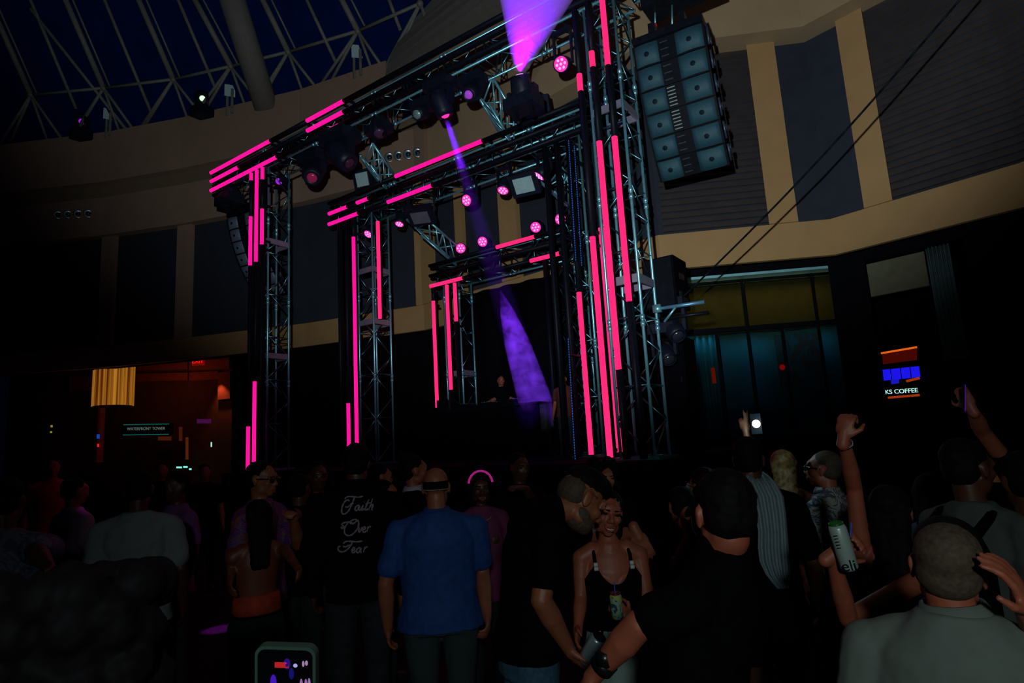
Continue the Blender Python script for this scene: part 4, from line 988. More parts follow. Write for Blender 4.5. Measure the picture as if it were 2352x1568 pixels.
def person(label, px, py, dep, face=0, skin=None, hair='short', hairm=None, shirt=None, sleeve=.62, cut='tee', pants=None, leg='long', arms=None,
           head=(0, 0, 0), lean=(0, 0), build=1.0, vox=.010, fold=.02, female=False, eyes=True, collar=None, feet=True, ears=True, hk=1.0, extras=None, group=None, skirt=None, hgt=None, nfrac=1.0, neckup=0.0, hem=.83):
    skin = skin or SK_M; hairm = hairm or HAIRB; shirt = shirt or TBLK; pants = pants or TROU; arms = arms or {}
    T = at(px, py, dep); zt = T[2]; v = unit(A((T[0], T[1], 0))); rv = A((v[1], -v[0], 0)); a = math.radians(face)
    f = v * math.cos(a) + rv * math.sin(a); r = A((f[1], -f[0], 0))
    k = zt / 1.755 * 1.0
    if lean[1] > .05: k *= 1 + .25 * lean[1]
    if hgt: k = hgt / 1.755
    base = A((T[0], T[1], 0)) - r * lean[0] - f * lean[1] 
    root = thing('person', label, 'person', tuple(base), math.atan2(f[1], f[0]) - PI / 2, group)
    inv = root.matrix_world.inverted()
    def loc(p):
        if len(p) == 4: return A(inv @ Vector(p[:3]))
        p = A(p)
        return A(inv @ Vector(at(*p))) if abs(p[0]) > 5 else p * k
    zc = zt - .118 * k * hk
    hc = A((lean[0], lean[1], zc)); HR = Rxyz(*head)
    def sp(z):                                               # spine offset at (unscaled) height z
        q = max(0.0, (z - .95) / .68); return A((lean[0] * q ** 1.2, lean[1] * q ** 1.2, 0)) * nfrac
    zs = (zc + .0) / (1.637 * k) if lean[1] > .05 and not hgt else 1.0
    def P_(x, y, z): return A((x * k * build, y * k * build, (z + neckup * max(0, (z - 1.1) / .4)) * k * zs)) + sp(z)
    sec = [(.90, .158, .112, 0), (1.0, .155, .108, 0), (1.10, .148, .104, 0), (1.22, .162, .116, .004), (1.34, .176, .117, -.004), (1.41, .158, .098, -.012), (1.465, .104, .076, -.018), (1.512, .060, .058, -.02)]
    if female: sec = [(z, rx * (.86 if z > 1.05 else .98), ry * (.9 if z < 1.15 else .92), yo) for z, rx, ry, yo in sec]
    sw = .178 if not female else .150
    def loft(mb, inf, z0=0, z1=9, wmin=0.0, n=28):
        S_ = [s for s in sec if z0 <= s[0] <= z1]
        mb.loft([(P_(0, yo, z), A((max(rx, wmin if z < 1.35 else 0) * build * k + inf, 0, 0)), A((0, ry * build * k + inf, 0))) for z, rx, ry, yo in S_], n)
    J = {}
    for sd, sx in (('L', -1), ('R', 1)):
        sh = P_(sx * sw, -.012, 1.400); ar = arms.get(sd)
        if ar is None: el = P_(sx * (sw + .055), -.03, 1.13); wr = P_(sx * (sw + .065), .07, .89); ho = {}
        else:
            el, wr = loc(ar[0]), loc(ar[1]); ho = ar[2] if len(ar) > 2 else {}
        J[sd] = (sh, el, wr, ho)
    # --- body: one continuous surface
    B = MB(); add_head(B, hc, HR, k * hk, ears, female)
    nb = P_(0, -.018, 1.48); B.cone(nb, .056 * k * (.85 if female else 1), hc + HR @ (A((0, -.028, -.055)) * k), .055 * k * (.82 if female else 1), 14)
    B.cone(nb, .060 * k, P_(0, -.02, 1.44), .080 * k)
    loft(B, -.014 * k)
    if female:
        for s in (-1, 1): B.ball(P_(s * .066, .072, 1.262), A((.056, .048, .056)) * k)
    for sd in 'LR':
        sh, el, wr, ho = J[sd]; g = (.86 if female else 1.0) * build ** .5 * k; sx = -1 if sd == 'L' else 1
        B.cone(P_(sx * .09, -.012, 1.435), .050 * k, sh, .058 * g); B.cone(sh, .056 * g, sh * .55 + el * .45, .050 * g); B.cone(sh * .55 + el * .45, .050 * g, el, .040 * g)
        B.cone(el, .041 * g, el * .65 + wr * .35, .043 * g); B.cone(el * .65 + wr * .35, .043 * g, wr, .027 * g)
        if ho.get('hide'): continue
        hd = ho.get('dir')
        iw = lambda q: A(inv.to_3x3() @ Vector(q))
        if 'wdir' in ho: hd = iw(ho['wdir'])
        if 'wn' in ho: ho = dict(ho, n=iw(ho['wn']))
        hd = unit(wr - el) if hd is None else unit(hd); nn = ho.get('n'); nn = A((-sx, .15, .05)) if nn is None else A(nn)
        add_hand(B, wr, hd, nn, 1 if ho.get('flip') else -1 if sd == 'L' else 1, k * 1.0, ho.get('curl', .35), ho.get('spread', 0), ho.get('fingers'))
    HIP = [P_(s * .088, 0, .92) for s in (-1, 1)]
    KN = [A((s * .10 * k, .02 * k, .50 * k)) for s in (-1, 1)]; AN = [A((s * .11 * k, -.02 * k, .09 * k)) for s in (-1, 1)]
    for h, kn, an in zip(HIP, KN, AN):
        th = 1.0 if leg != 'long' else .8
        B.cone(h, .075 * k * th, kn, .050 * k * th); B.cone(kn, .050 * k * th, kn * .65 + an * .35, .052 * k * th); B.cone(kn * .65 + an * .35, .05 * k * th, an, .034 * k * th)
        B.cone(an, .034 * k, an + A((0, .11, -.05)) * k, .026 * k)
    body = solid('body', B, skin, root, vox, 4)
    # --- shirt
    Q = MB(); inf = .016 * k
    if cut in ('tee', 'long', 'hoodie'):
        loft(Q, inf, z0=hem, wmin=.160 if not female else 0)
        if cut == 'hoodie': Q.loft([(P_(0, 0, .86), A((.17 * k * build, 0, 0)), A((0, .125 * k * build, 0))), (P_(0, 0, .92), A((.178 * k * build, 0, 0)), A((0, .13 * k * build, 0)))], 24)
        else: Q.loft([(P_(0, 0, hem), A((.200 * k * build, 0, 0)), A((0, .138 * k * build, 0))), (P_(0, 0, hem + .07), A((.192 * k * build, 0, 0)), A((0, .136 * k * build, 0))), (P_(0, 0, max(1.02, hem + .12)), A((.176 * k * build, 0, 0)), A((0, .124 * k * build, 0)))], 24)
        for sd, sx in (('L', -1), ('R', 1)):
            sh, el, wr, ho = J[sd]; s_ = ho.get('sleeve', sleeve)
            Q.cone(P_(sx * .05, -.015, 1.468), .046 * k, sh, .066 * k); e = sh + (el - sh) * min(s_, 1.0)
            Q.cone(sh, .067 * k * build ** .4, e, .068 * k * build ** .4)
            if s_ > 1: Q.cone(el, .066 * k, el + (wr - el) * (s_ - 1), .050 * k)
        if cut == 'hoodie': Q.ball(P_(0, -.060, 1.515), A((.095, .055, .045)) * k, None, 14, 10)
        solid('hoodie' if cut == 'hoodie' else 'shirt', Q, shirt, root, max(vox, .008), 5, fold, .11)
    elif cut == 'tank':
        N = 72; rows = 12; G = []; Zs = [q[0] for q in sec]
        for i in range(rows + 1):
            row = []
            for j in range(N + 1):
                t = 2 * PI * j / N; cx, sy = math.cos(t), math.sin(t); a_ = abs(cx)
                top_ = (1.285 + .095 * min(1, a_ / .56) ** 2.2) if sy > 0 else 1.33 + .03 * min(1, a_ / .5)
                if a_ > .62: top_ -= .075 * min(1, (a_ - .62) / .3)
                zb = 1.035 if skirt is not None else .955; z = zb + (top_ - zb) * i / rows
                rx = np.interp(z, Zs, [q[1] for q in sec]) * k * build + .010 * k; ry = np.interp(z, Zs, [q[2] for q in sec]) * k * build + .010 * k
                x = cx * rx; y = sy * ry
                if sy > 0: y += .040 * k * math.exp(-((abs(x) / k - .066) / .050) ** 2 - ((z - 1.262) / .055) ** 2)
                row.append(P_(0, 0, z) + A((x, y + np.interp(z, Zs, [q[3] for q in sec]) * k, 0)))
            G.append(row)
        obj('tank_top', Q.grid(G), shirt, root, True)
        for sx in (-1, 1):
            st = MB(); st.path([P_(sx * .085, .112, 1.30), P_(sx * .090, .105, 1.36), P_(sx * .092, .066, 1.425), P_(sx * .088, 0, 1.452), P_(sx * .085, -.07, 1.42), P_(sx * .08, -.105, 1.33)], .009 * k, 8); obj('strap', st, shirt, root, True)
    elif cut == 'halter':
        loft(Q, .010 * k, z0=.98, z1=1.12); solid('top', Q, shirt, root, max(vox, .008), 5, fold * .4, .1)
    if collar is not None:
        c = P_(0, -.014, 1.497); n = unit(hc + HR @ (A((0, -.028, -.055)) * k) - nb)
        obj('collar', MB().lathe(c, n, [(-.012 * k, .088 * k), (.010 * k, .083 * k), (.034 * k, .071 * k), (.034 * k, .064 * k), (.0, .066 * k)], 26), collar, root, True)
    # --- trousers or skirt, shoes
    if skirt is not None:
        Pm = []; N = 96
        for z in np.linspace(1.05, .42, 10):
            q = (1.05 - z) / .63; row = []
            for j in range(N + 1):
                t = 2 * PI * j / N; am = 1 + .045 * q ** .5 * math.sin(t * 15 + 2 * math.sin(t * 2)) + .02 * math.sin(t * 31)
                row.append(P_(0, 0, z) + A((math.cos(t) * (.150 + .085 * q ** .8) * am, math.sin(t) * (.112 + .09 * q ** .8) * am, 0)) * k)
            Pm.append(row)
        obj('skirt', MB().grid(Pm), skirt, root, True)
    else:
        Q = MB(); e = {'long': 1.0, 'shorts': 0.0}[leg]
        Q.loft([(P_(0, 0, .86), A((.165 * k * build, 0, 0)), A((0, .118 * k * build, 0))), (P_(0, 0, .97), A((.160 * k * build, 0, 0)), A((0, .114 * k * build, 0))), (P_(0, 0, 1.0), A((.158 * k * build, 0, 0)), A((0, .112 * k * build, 0)))], 24)
        for h, kn, an in zip(HIP, KN, AN):
            Q.cone(h, .094 * k * build, kn if e else h * .35 + kn * .65, .070 * k if e else .085 * k)
            if e: Q.cone(kn, .070 * k, an, .058 * k)
        solid('trousers' if e else 'shorts', Q, pants, root, max(vox, .012), 4, fold * .6, .13)
    if feet:
        for an in AN:
            Q = MB(); Q.ball(an + A((0, .055, -.045)) * k, A((.045, .125, .045)) * k, None, 14, 8); Q.ball(an + A((0, -.03, -.03)) * k, A((.042, .05, .06)) * k, None, 12, 8)
            solid('shoe', Q, SHOE, root, .012, 3)
    # --- hair, eyes
    if hair and hair in HAIRS:
        Q = MB()
        for p, rr2 in HAIRS[hair](): Q.ball(hc + HR @ (A(p) * k * hk), A(rr2) * k * hk, HR, 16, 10)
        if hair == 'crop': solid('hair', Q, hairm, root, max(.006, vox * .8), 3)
        else: solid('hair', Q, hairm, root, max(.006, vox * .8), 2, .012, .03)
    kk = k * hk
    if eyes:
        for s in (-1, 1):
            obj('eye', MB().ball(hc + HR @ (A((s * .031, .079, .003)) * kk), A((.013, .008, .006)) * kk, HR, 10, 8), EYEM, root, True)
            obj('eyebrow', MB().cone(hc + HR @ (A((s * .016, .094, .022)) * kk), .0045 * kk, hc + HR @ (A((s * .048, .082, .024)) * kk), .003 * kk, 8), hairm, root, True)
    ctx = dict(root=root, k=kk, hc=hc, HR=HR, P=P_, J=J, loc=loc, sec=sec, build=build, body=body, kb=k)
    if extras: extras(ctx)
    return ctx

def glasses(c, m=GLS, lensm=None, up=0.0):
    k, hc, HR, root = c['k'], c['hc'], c['HR'], c['root']
    q = lambda p: hc + HR @ ((A(p) + A((0, 0, up))) * k)
    g = obj('sunglasses', MB().tube(q((-.012, .100, .010)), q((.012, .100, .010)), .004 * k).tube(q((-.066, .085, .012)), q((-.080, -.02, .010)), .004 * k).tube(q((.066, .085, .012)), q((.080, -.02, .010)), .004 * k), m, root, True)
    for s in (-1, 1): obj('glass_lens', MB().ball(q((s * .036, .094, .002)), A((.030, .010, .021)) * k, HR, 14, 8), lensm or m, g, True)
def lips(c, smile=False, teeth=False):
    k, hc, HR, root = c['k'], c['hc'], c['HR'], c['root']; q = lambda p: hc + HR @ (A(p) * k)
    up = .010 if smile else 0
    pts = [(-.029, .078, -.058 + up), (-.014, .092, -.061), (0, .096, -.062), (.014, .092, -.061), (.029, .078, -.058 + up)]
    low = [(-.029, .078, -.058 + up), (-.014, .088, -.075), (0, .092, -.078), (.014, .088, -.075), (.029, .078, -.058 + up)]
    mb = MB(); mb.path([q(p) for p in pts], .0042 * k, 8); mb.path([q(p) for p in low], .0050 * k, 8); obj('lips', mb, LIPM, root, True)
    if teeth: obj('teeth', MB().ball(q((0, .085, -.067)), A((.021, .0095, .0075)) * k, HR, 14, 8), TEETH, root, True)
def ring(c, center, axis, r, th, m, name='bracelet'):
    pts = []; X, Y, D = frame(axis)
    for i in range(25): t = 2 * PI * i / 24; pts.append(A(center) + r * (X * math.cos(t) + Y * math.sin(t)))
    return obj(name, MB().path(pts, th, 6), m, c['root'], True)

# -- 1 blue shirt, back to us, cropped head with a dark headband
def ex_blue(c):
    k, hc, HR, root = c['k'], c['hc'], c['HR'], c['root']; q = lambda p: hc + HR @ (A(p) * k)
    obj('headband', MB().loft([(q((0, -.014, z)), HR @ A((.0755 * k, 0, 0)), HR @ A((0, .0955 * k, 0))) for z in (.000, .006, .036, .042)], 30), TBLK, root, True)
    pts = [q((.0775 * math.cos(t), -.014 + .097 * math.sin(t), -.004)) for t in np.linspace(PI, 2 * PI, 16)]
    obj('headband_trim', MB().path(pts, .0028 * k, 6), mat('pale_trim', (.35, .30, .26), .7), root, True)
BLUE = mat('cloth_royal_blue', (.006, .050, .230), .8, var=.15, scale=25)
tattoo = None
person('man with cropped hair and dark headband in a royal blue polo shirt, back turned', 1000, 1073, 3.6, 4, SK_M, None, BUZZ, BLUE, collar=BLUE, sleeve=.66, build=1.24, hem=.875, vox=.008, eyes=False, extras=ex_blue, pants=mat('cloth_slate', (.022, .040, .044), .9),
       arms=dict(L=((-.300, -.03, 1.13), (-.305, .05, .88)), R=((1108, 1315, 3.56), (1118, 1408, 3.36), dict(curl=.55))))
# -- 2 white tee
person('person in a white T-shirt seen from behind at the left', 322, 1083, 4.1, 8, SK_D, 'short', None, mat('cloth_white', (.22, .25, .27), .9, var=.06), sleeve=.72, build=1.07, vox=.010, eyes=False, fold=.03)
# -- 3 near dark silhouette at the lower left with big hair
person('near person in black with big dark curly hair, lower left corner', 180, 1380, 1.05, -5, SK_D, 'big', None, TBLK, vox=.009, eyes=False, hk=.9,
       arms=dict(R=((480, 2050, .9), (655, 1960, .72), dict(curl=.45, dir=(0, .1, 1), n=(0, 1, 0)))), sleeve=1.95)
# -- 4 sunglasses man in floral shirt
FLORAL = patches('floral_print', [(.012, .010, .10), (.22, .02, .10), (.03, .02, .22), (.28, .05, .03), (.02, .05, .15), (.20, .02, .24)], 9)
person('man in dark sunglasses and a floral shirt at the foot of the left tower', 604, 1062, 4.4, 128, SK_M, 'short', None, FLORAL, sleeve=.8, vox=.010, extras=lambda c: (glasses(c), lips(c)), head=(.05, .1, 0),
       arms=dict(L=((684, 1250, 4.3), (676, 1196, 4.15), dict(curl=.7))))
# -- 5 bare-backed woman, orange waistband
def ex_orange(c):
    P, k, root = c['P'], c['kb'], c['root']
    obj('waistband', MB().loft([(P(0, 0, z), A((rx * k, 0, 0)), A((0, ry * k, 0))) for z, rx, ry in ((1.02, .156, .122), (1.03, .160, .126), (1.13, .150, .118), (1.14, .146, .114))], 32), mat('cloth_orange', (.42, .035, .010), .8, var=.35, scale=18), root, True)
person('bare-backed woman with long black hair and an orange waistband', 592, 1150, 3.9, -12, SK_T, 'long', None, TBLK, cut='halter', vox=.010, eyes=False, female=True, extras=ex_orange, build=1.05,
       arms=dict(L=((534, 1268, 3.85), (530, 1325, 3.7)), R=((655, 1262, 3.85), (682, 1300, 3.65))))
# -- 6 black hoodie with script lettering
LET = {
 'F1': [[(1380, 556), (1396, 535), (1440, 522), (1560, 532), (1617, 518)], [(1510, 535), (1490, 590), (1462, 670), (1430, 722), (1390, 746), (1356, 732), (1354, 660), (1380, 590), (1420, 566), (1446, 580)], [(1396, 650), (1420, 660), (1452, 640), (1486, 604), (1500, 620)]],
 'a1': [[(1580, 636), (1550, 640), (1527, 672), (1536, 702), (1562, 690), (1584, 640), (1578, 690), (1594, 700), (1612, 670)]],
 'i1': [[(1630, 632), (1614, 684), (1626, 700), (1646, 676)], [(1638, 596), (1642, 592)]],
 't1': [[(1696, 562), (1660, 680), (1672, 700), (1692, 680)], [(1656, 622), (1722, 604)]],
 'h1': [[(1744, 556), (1702, 700)], [(1712, 668), (1738, 632), (1756, 640), (1738, 690), (1752, 700)]],
 'O2': [[(1560, 822), (1530, 816), (1488, 830), (1470, 856), (1500, 872), (1548, 846), (1566, 824), (1584, 870), (1560, 950), (1500, 1012), (1440, 1024), (1400, 990), (1404, 920), (1440, 862)], [(1350, 912), (1372, 934), (1392, 914), (1366, 890), (1372, 866), (1430, 850), (1500, 852)]],
 'v2': [[(1574, 930), (1590, 920), (1586, 984), (1612, 960), (1628, 914)]],
 'e2': [[(1640, 954), (1668, 940), (1664, 916), (1640, 930), (1636, 976), (1660, 986), (1684, 962)]],
 'r2': [[(1700, 912), (1690, 980)], [(1694, 946), (1718, 914), (1736, 922)]],
 'F3': [[(1390, 1130), (1400, 1112), (1450, 1098), (1560, 1108), (1632, 1098)], [(1506, 1108), (1480, 1160), (1440, 1206), (1384, 1236), (1326, 1226), (1316, 1180), (1350, 1164)], [(1380, 1164), (1420, 1172), (1456, 1150), (1480, 1160)]],
 'e3': [[(1504, 1222), (1536, 1206), (1532, 1180), (1508, 1194), (1502, 1238), (1524, 1248), (1552, 1222)]],
 'a3': [[(1612, 1186), (1580, 1190), (1560, 1222), (1570, 1250), (1596, 1236), (1618, 1190), (1610, 1240), (1628, 1248)]],
 'r3': [[(1664, 1176), (1650, 1246)], [(1656, 1212), (1680, 1178), (1698, 1186)]],
}
def smooth_pts(p, n=6):
    p = [A(q) for q in p]
    if len(p) < 3: return p
    out = []
    for i in range(len(p) - 1):
        p0 = p[max(i - 1, 0)]; p1 = p[i]; p2 = p[i + 1]; p3 = p[min(i + 2, len(p) - 1)]
        for s in np.linspace(0, 1, n, endpoint=False):
            out.append(.5 * (2 * p1 + (p2 - p0) * s + (2 * p0 - 5 * p1 + 4 * p2 - p3) * s ** 2 + (3 * p1 - p0 - 3 * p2 + p3) * s ** 3))
    return out + [p[-1]]
INK = mat('pale_print', (.32, .24, .30), .8)
def ex_faith(c):
    k, root, loc = c['kb'], c['root'], c['loc']; mb = MB()
    def surf(u, v):
        x, y = 560 + u / 5.88, 1050 + v / 5.88
        p = loc((x, y, 3.93)); z = p[2] / k
        rx = np.interp(z, [s[0] for s in c['sec']], [max(s[1], .160) for s in c['sec']]) * k * c['build'] + .022 * k
        ry = np.interp(z, [s[0] for s in c['sec']], [s[2] for s in c['sec']]) * k * c['build'] + .022 * k
        yo = np.interp(z, [s[0] for s in c['sec']], [s[3] for s in c['sec']]) * k
        return A((p[0], yo - ry * math.sqrt(max(.04, 1 - (p[0] / rx) ** 2)) - .010, p[2]))
    for st in LET.values():
        for s in st:
            q = smooth_pts(s); w = [.0042 * k * (.75 + .55 * abs(math.sin(i * .55))) for i in range(len(q))]
            pts = [surf(*u) for u in q]
            for a_, b_, r_ in zip(pts[:-1], pts[1:], w): mb.tube(a_, b_, r_, n=6)
    obj('lettering', mb, INK, root)
    h = c['hc']; Q = MB(); Q.ball(h + A((0, -.01, .04)) * c['k'], A((.088, .105, .088)) * c['k'], None, 16, 10); Q.cone(h + A((0, .05, .06)) * c['k'], .05 * c['k'], h + A((0, .14, .05)) * c['k'], .03 * c['k'])
    solid('cap', Q, TBLK, root, .01, 3)
person('person in a black hoodie with pale script lettering reading Faith Over Fear', 818, 1022, 4.1, 10, SK_D, 'short', None, TBLK, cut='hoodie', sleeve=1.9, build=1.16, vox=.010, fold=.012, eyes=False, extras=ex_faith)
# -- 7..9, background faces left of the blue shirt
GREYD = mat('cloth_charcoal', (.020, .020, .026), .9)
person('person with a thin pale necklace behind the Faith hoodie, to its left', 730, 1062, 5.2, 165, SK_D, 'short', None, TBLK, vox=.014, extras=lambda c: obj('necklace', MB().path([c['P'](x, .10 + .02 * (1 - abs(x) / .07), 1.455 - .055 * (1 - abs(x) / .07)) for x in np.linspace(-.07, .07, 9)], .004, 5), mat('silver', (.6, .55, .6), .3, metal=.7), c['root'], True))
person('person in profile lit red just right of the Faith hoodie', 874, 1066, 5.3, 70, SK_R, 'short', None, GREYD, vox=.014)
person('second red-lit person lower, behind the Faith hoodie shoulder', 886, 1104, 4.8, 95, SK_R, 'short', None, TBLK, vox=.014)
person('person in black with a pale open collar left of the blue polo shirt', 952, 1046, 4.9, 75, SK_R, 'bun', None, TBLK, vox=.012, female=True, collar=mat('collar_pale', (.42, .36, .46), .8))
# -- 10 woman with a pink headband
def ex_band(c):
    k, hc, HR = c['k'], c['hc'], c['HR']
    pts = [hc + HR @ (A((.093 * math.cos(t), .018, .036 + .098 * math.sin(t))) * k) for t in np.linspace(.1, PI - .1, 16)]
    obj('headband', MB().path(pts, .009 * k, 8), mat('pink_band', (.75, .06, .45), .5, emit=(1, .03, .5), estr=.25), c['root'], True)
    obj('necklace', MB().path([c['P'](.06 * math.sin(t), .085 + .03 * math.cos(t), 1.44 - .03 * math.cos(t)) for t in np.linspace(-1.4, 1.4, 12)], .004 * k, 6), mat('gold', (.55, .35, .12), .3, metal=.8), c['root'], True)
    lips(c)
person('woman with a glowing pink headband and necklace right of the blue polo shirt', 1102, 1086, 4.5, 172, SK_D, 'bob', None, mat('cloth_pink', (.16, .02, .08), .8), cut='tee', vox=.010, female=True, extras=ex_band, sleeve=.5)
person('person with curly dark hair just behind the pink headband', 1094, 1070, 5.4, 175, SK_D, 'curly', None, TBLK, vox=.014)
person('person with a raised reddish face beyond the crowd, left of the couple', 1192, 1042, 5.2, 150, SK_D, 'short', None, TBLK, vox=.014,
       arms=dict(L=((1236, 1170, 4.8), (1205, 1122, 4.6), dict(dir=(.9, .2, .2), curl=.3))))
# -- 11 the man of the couple, head bent
def ex_couple(c):
    k, hc, HR = c['k'], c['hc'], c['HR']; q = lambda p: hc + HR @ (A(p) * k)
    Q = MB(); Q.ball(q((0, -.050, .015)), A((.0755, .062, .070)) * k, HR); Q.ball(q((0, -.014, .030)), A((.0757, .0855, .050)) * k, HR); solid('cropped_sides', Q, BUZZ, c['root'], .007, 3)
    Q = MB(); Q.ball(q((0, .030, -.070)), A((.0605, .062, .045)) * k, HR); Q.ball(q((0, .060, -.088)), A((.031, .028, .024)) * k, HR)
    for s in (-1, 1): Q.ball(q((s * .040, .012, -.056)), A((.0265, .040, .034)) * k, HR)
    solid('beard', Q, mat('stubble', (.085, .048, .030), .8, var=.3, scale=80), c['root'], .006, 3)
    h_ = c['hc']; n0 = c['P'](0, -.02, 1.46); Q = MB(); Q.cone(n0, .085 * c['kb'], n0 + (h_ - n0) * .36, .070 * c['kb'], 14); Q.ball(c['P'](0, -.05, 1.42), A((.12, .09, .07)) * c['kb']); solid('shirt_collar', Q, TBLK, c['root'], .008, 4)
    obj('belt', MB().loft([(c['P'](0, 0, z), A((.178 * c['kb'], 0, 0)), A((0, .13 * c['kb'], 0))) for z in (.955, .99)], 28), mat('belt_denim', (.02, .05, .09), .8), c['root'], True)
MAN = person('man in a black T-shirt and jeans bending his head to the smiling woman', 1330, 1080, 2.85, 68, SK_M, 'high', None, TBLK, sleeve=.62, pants=DENIM, vox=.006, fold=.012, head=(.66, .10, -.10), lean=(0, .30), build=1.04, hgt=1.86, nfrac=.46, hk=1.10, hem=.935, eyes=True, extras=ex_couple,
       arms=dict(R=((1243, 1378, 2.45), (1304, 1484, 2.52), dict(curl=.30, n=(-.2, .8, .1), spread=.3)), L=((1400, 1235, 3.34), (1462, 1222, 3.17), dict(wdir=RIGHT * .45 - UPV * .9 - FWD * .2, wn=FWD, curl=.25, spread=.5))))
# -- 12 the smiling woman
def ex_smile(c):
    lips(c, True, True); k = c['kb']; P = c['P']
    for sx in (-1, 1):
        Q = MB()
        for zz, yy in ((1.385, .098), (1.365, .106)): Q.tube(P(sx * .091 - .010, yy, zz), P(sx * .091 + .010, yy, zz), .011 * k, n=8)
        obj('strap_ring', Q, mat('strap_white', (.62, .66, .62), .5), c['root'], True)
        obj('earring', MB().ball(c['hc'] + c['HR'] @ (A((sx * .083, -.005, -.045)) * c['k']), .007 * c['k'], None, 8, 6), mat('pearl', (.7, .6, .5), .2), c['root'], True)
SKIRT = mat('cloth_pale_green', (.24, .33, .30), .9, var=.08)
WOM = person('smiling woman in a black tank top and pale skirt with the man leaning in', 1390, 1126, 3.12, 172, SK_R, 'back', None, TBLK, cut='tank', vox=.006, female=True, fold=.006, head=(-.02, .12, -.20), skirt=SKIRT, extras=ex_smile, build=1.05, hk=1.07,
       arms=dict(R=((1334, 1372, 3.02), (1328, 1440, 2.90), dict(curl=.4)), L=((1496, 1440, 2.98), (1444, 1425, 2.80), dict(wdir=-RIGHT * .6 + UPV * .7, curl=.75, wn=FWD * .6 - RIGHT * .4))))
# -- 13 man in black on the right of the couple
def ex_right(c):
    k = c['kb']; sh, el, wr, ho = c['J']['L']
    h_ = c['hc']; n0 = c['P'](0, -.02, 1.46); Q = MB(); Q.cone(n0, .088 * k, n0 + (h_ - n0) * .30, .074 * k, 14); solid('shirt_collar', Q, TBLK, c['root'], .008, 4)
    d = unit(wr - el); obj('watch', MB().lathe(wr - d * .045, d, [(0, .034 * k), (.03, .034 * k), (.03, .027 * k), (0, .027 * k)], 20).box(wr - d * .03 + unit(A((-.5, -.4, .6))) * .032 * k, (.036, .036, .036)), mat('watch_black', (.01, .01, .012), .3), c['root'], True)
person('broad man in a black T-shirt and watch, back of his dark head toward us', 1652, 1088, 1.76, -68, SK_R, 'short', None, TBLK, sleeve=.62, build=.95, lean=(0, -.15), neckup=.045, vox=.007, fold=.012, eyes=False, head=(.12, -.85, .05), extras=ex_right,
       arms=dict(L=((1466, 1436, 1.62), (1374, 1540, 1.68), dict(curl=.55, n=(.3, -.2, -.8))), R=((1640, 1480, 2.0), (1600, 1560, 1.85))))
person('person with glinting glasses seen past the broad man in black', 1610, 1076, 3.9, -40, SK_M, 'back', None, TBLK, vox=.011, female=True, extras=lambda c: glasses(c, mat('glasses_gold', (.5, .45, .3), .2, metal=.8), mat('glass_glint', (.25, .35, .3), .08, metal=.5)))
person('person holding a phone low between the couple and the man in black', 1560, 1120, 3.5, -15, SK_M, 'short', None, TBLK, vox=.012, eyes=False,
       arms=dict(L=((1560, 1300, 3.2), (1585, 1222, 2.95), dict(dir=(-.3, .4, .8), curl=.5))))
# -- 14 towel man and his towel
TB = person('man in dark clothes and black shorts with a towel over his right shoulder', 1714, 1008, 3.5, 2, SK_D, 'short', None, TBLK, sleeve=.8, build=1.08, vox=.010, eyes=False, leg='shorts', pants=TBLK)
TOW = mat('towel_grey', (.24, .31, .35), .95, var=.1, scale=40)
def towel():
    ys = [1082, 1090, 1110, 1140, 1180, 1220, 1260, 1290, 1320, 1352]
    lf = [1728, 1716, 1712, 1726, 1735, 1742, 1742, 1746, 1760, 1786]; rt = [1754, 1766, 1784, 1800, 1806, 1809, 1812, 1815, 1816, 1816]
    dp = [3.52, 3.40, 3.32, 3.27, 3.245, 3.23, 3.22, 3.22, 3.22, 3.22]; P = []
    for y, l, r, d in zip(ys, lf, rt, dp):
        row = []
        for j in range(41):
            s = j / 40; row.append(at(l + (r - l) * s, y + 10 * math.sin(s * 3) * (y < 1100), d - .014 * math.sin(s * 4.5 * 2 * PI + (y - 1080) * .008) - .02 * math.sin(s * PI)))
        P.append(row)
    return MB().grid(P, thick=unit(FWD) * .014)
tag(obj('towel', towel(), TOW, None, True), 'long grey towel hanging in folds down the back of the man in shorts', 'towel')
# -- 15 raised hand with the phone lamp
person('person behind the towel man raising an open hand beside the phone light', 1738, 1060, 4.7, 4, SK_M, 'short', None, TBLK, vox=.007, eyes=False, sleeve=.8,
       arms=dict(L=((1736, 1056, 4.42), (1713, 992, 4.30), dict(dir=(-.10, 0, 1), n=(0, 1, 0), curl=.08, spread=1.0, fingers=(.05, .06, .8, .9)))))
pf = at(1737, 973, 4.2)
t = thing('phone_lamp', 'glaring white phone lamp next to the raised open hand', 'phone', pf); fw = unit(CAM - pf)
obj('phone', MB().box(pf - fw * .015, (.07, .012, .14)), BLK, t, world=True)
obj('lamp', MB().ball(pf + fw * .014, .027, None, 14, 10), emis('phone_lamp_white', (1, .95, .75), 14), t, True, True)
lamp('phone_light', 'POINT', pf + fw * .05, None, 1.6, (.35, .85, 1), t, shadow_soft_size=.02)
# -- 16 blond woman
person('woman with long blond hair seen from behind, right of the towel man', 1794, 1036, 4.4, -8, SK_M, 'long', HAIRBL, TBLK, vox=.011, female=True, eyes=False, cut='tank', hk=1.05)
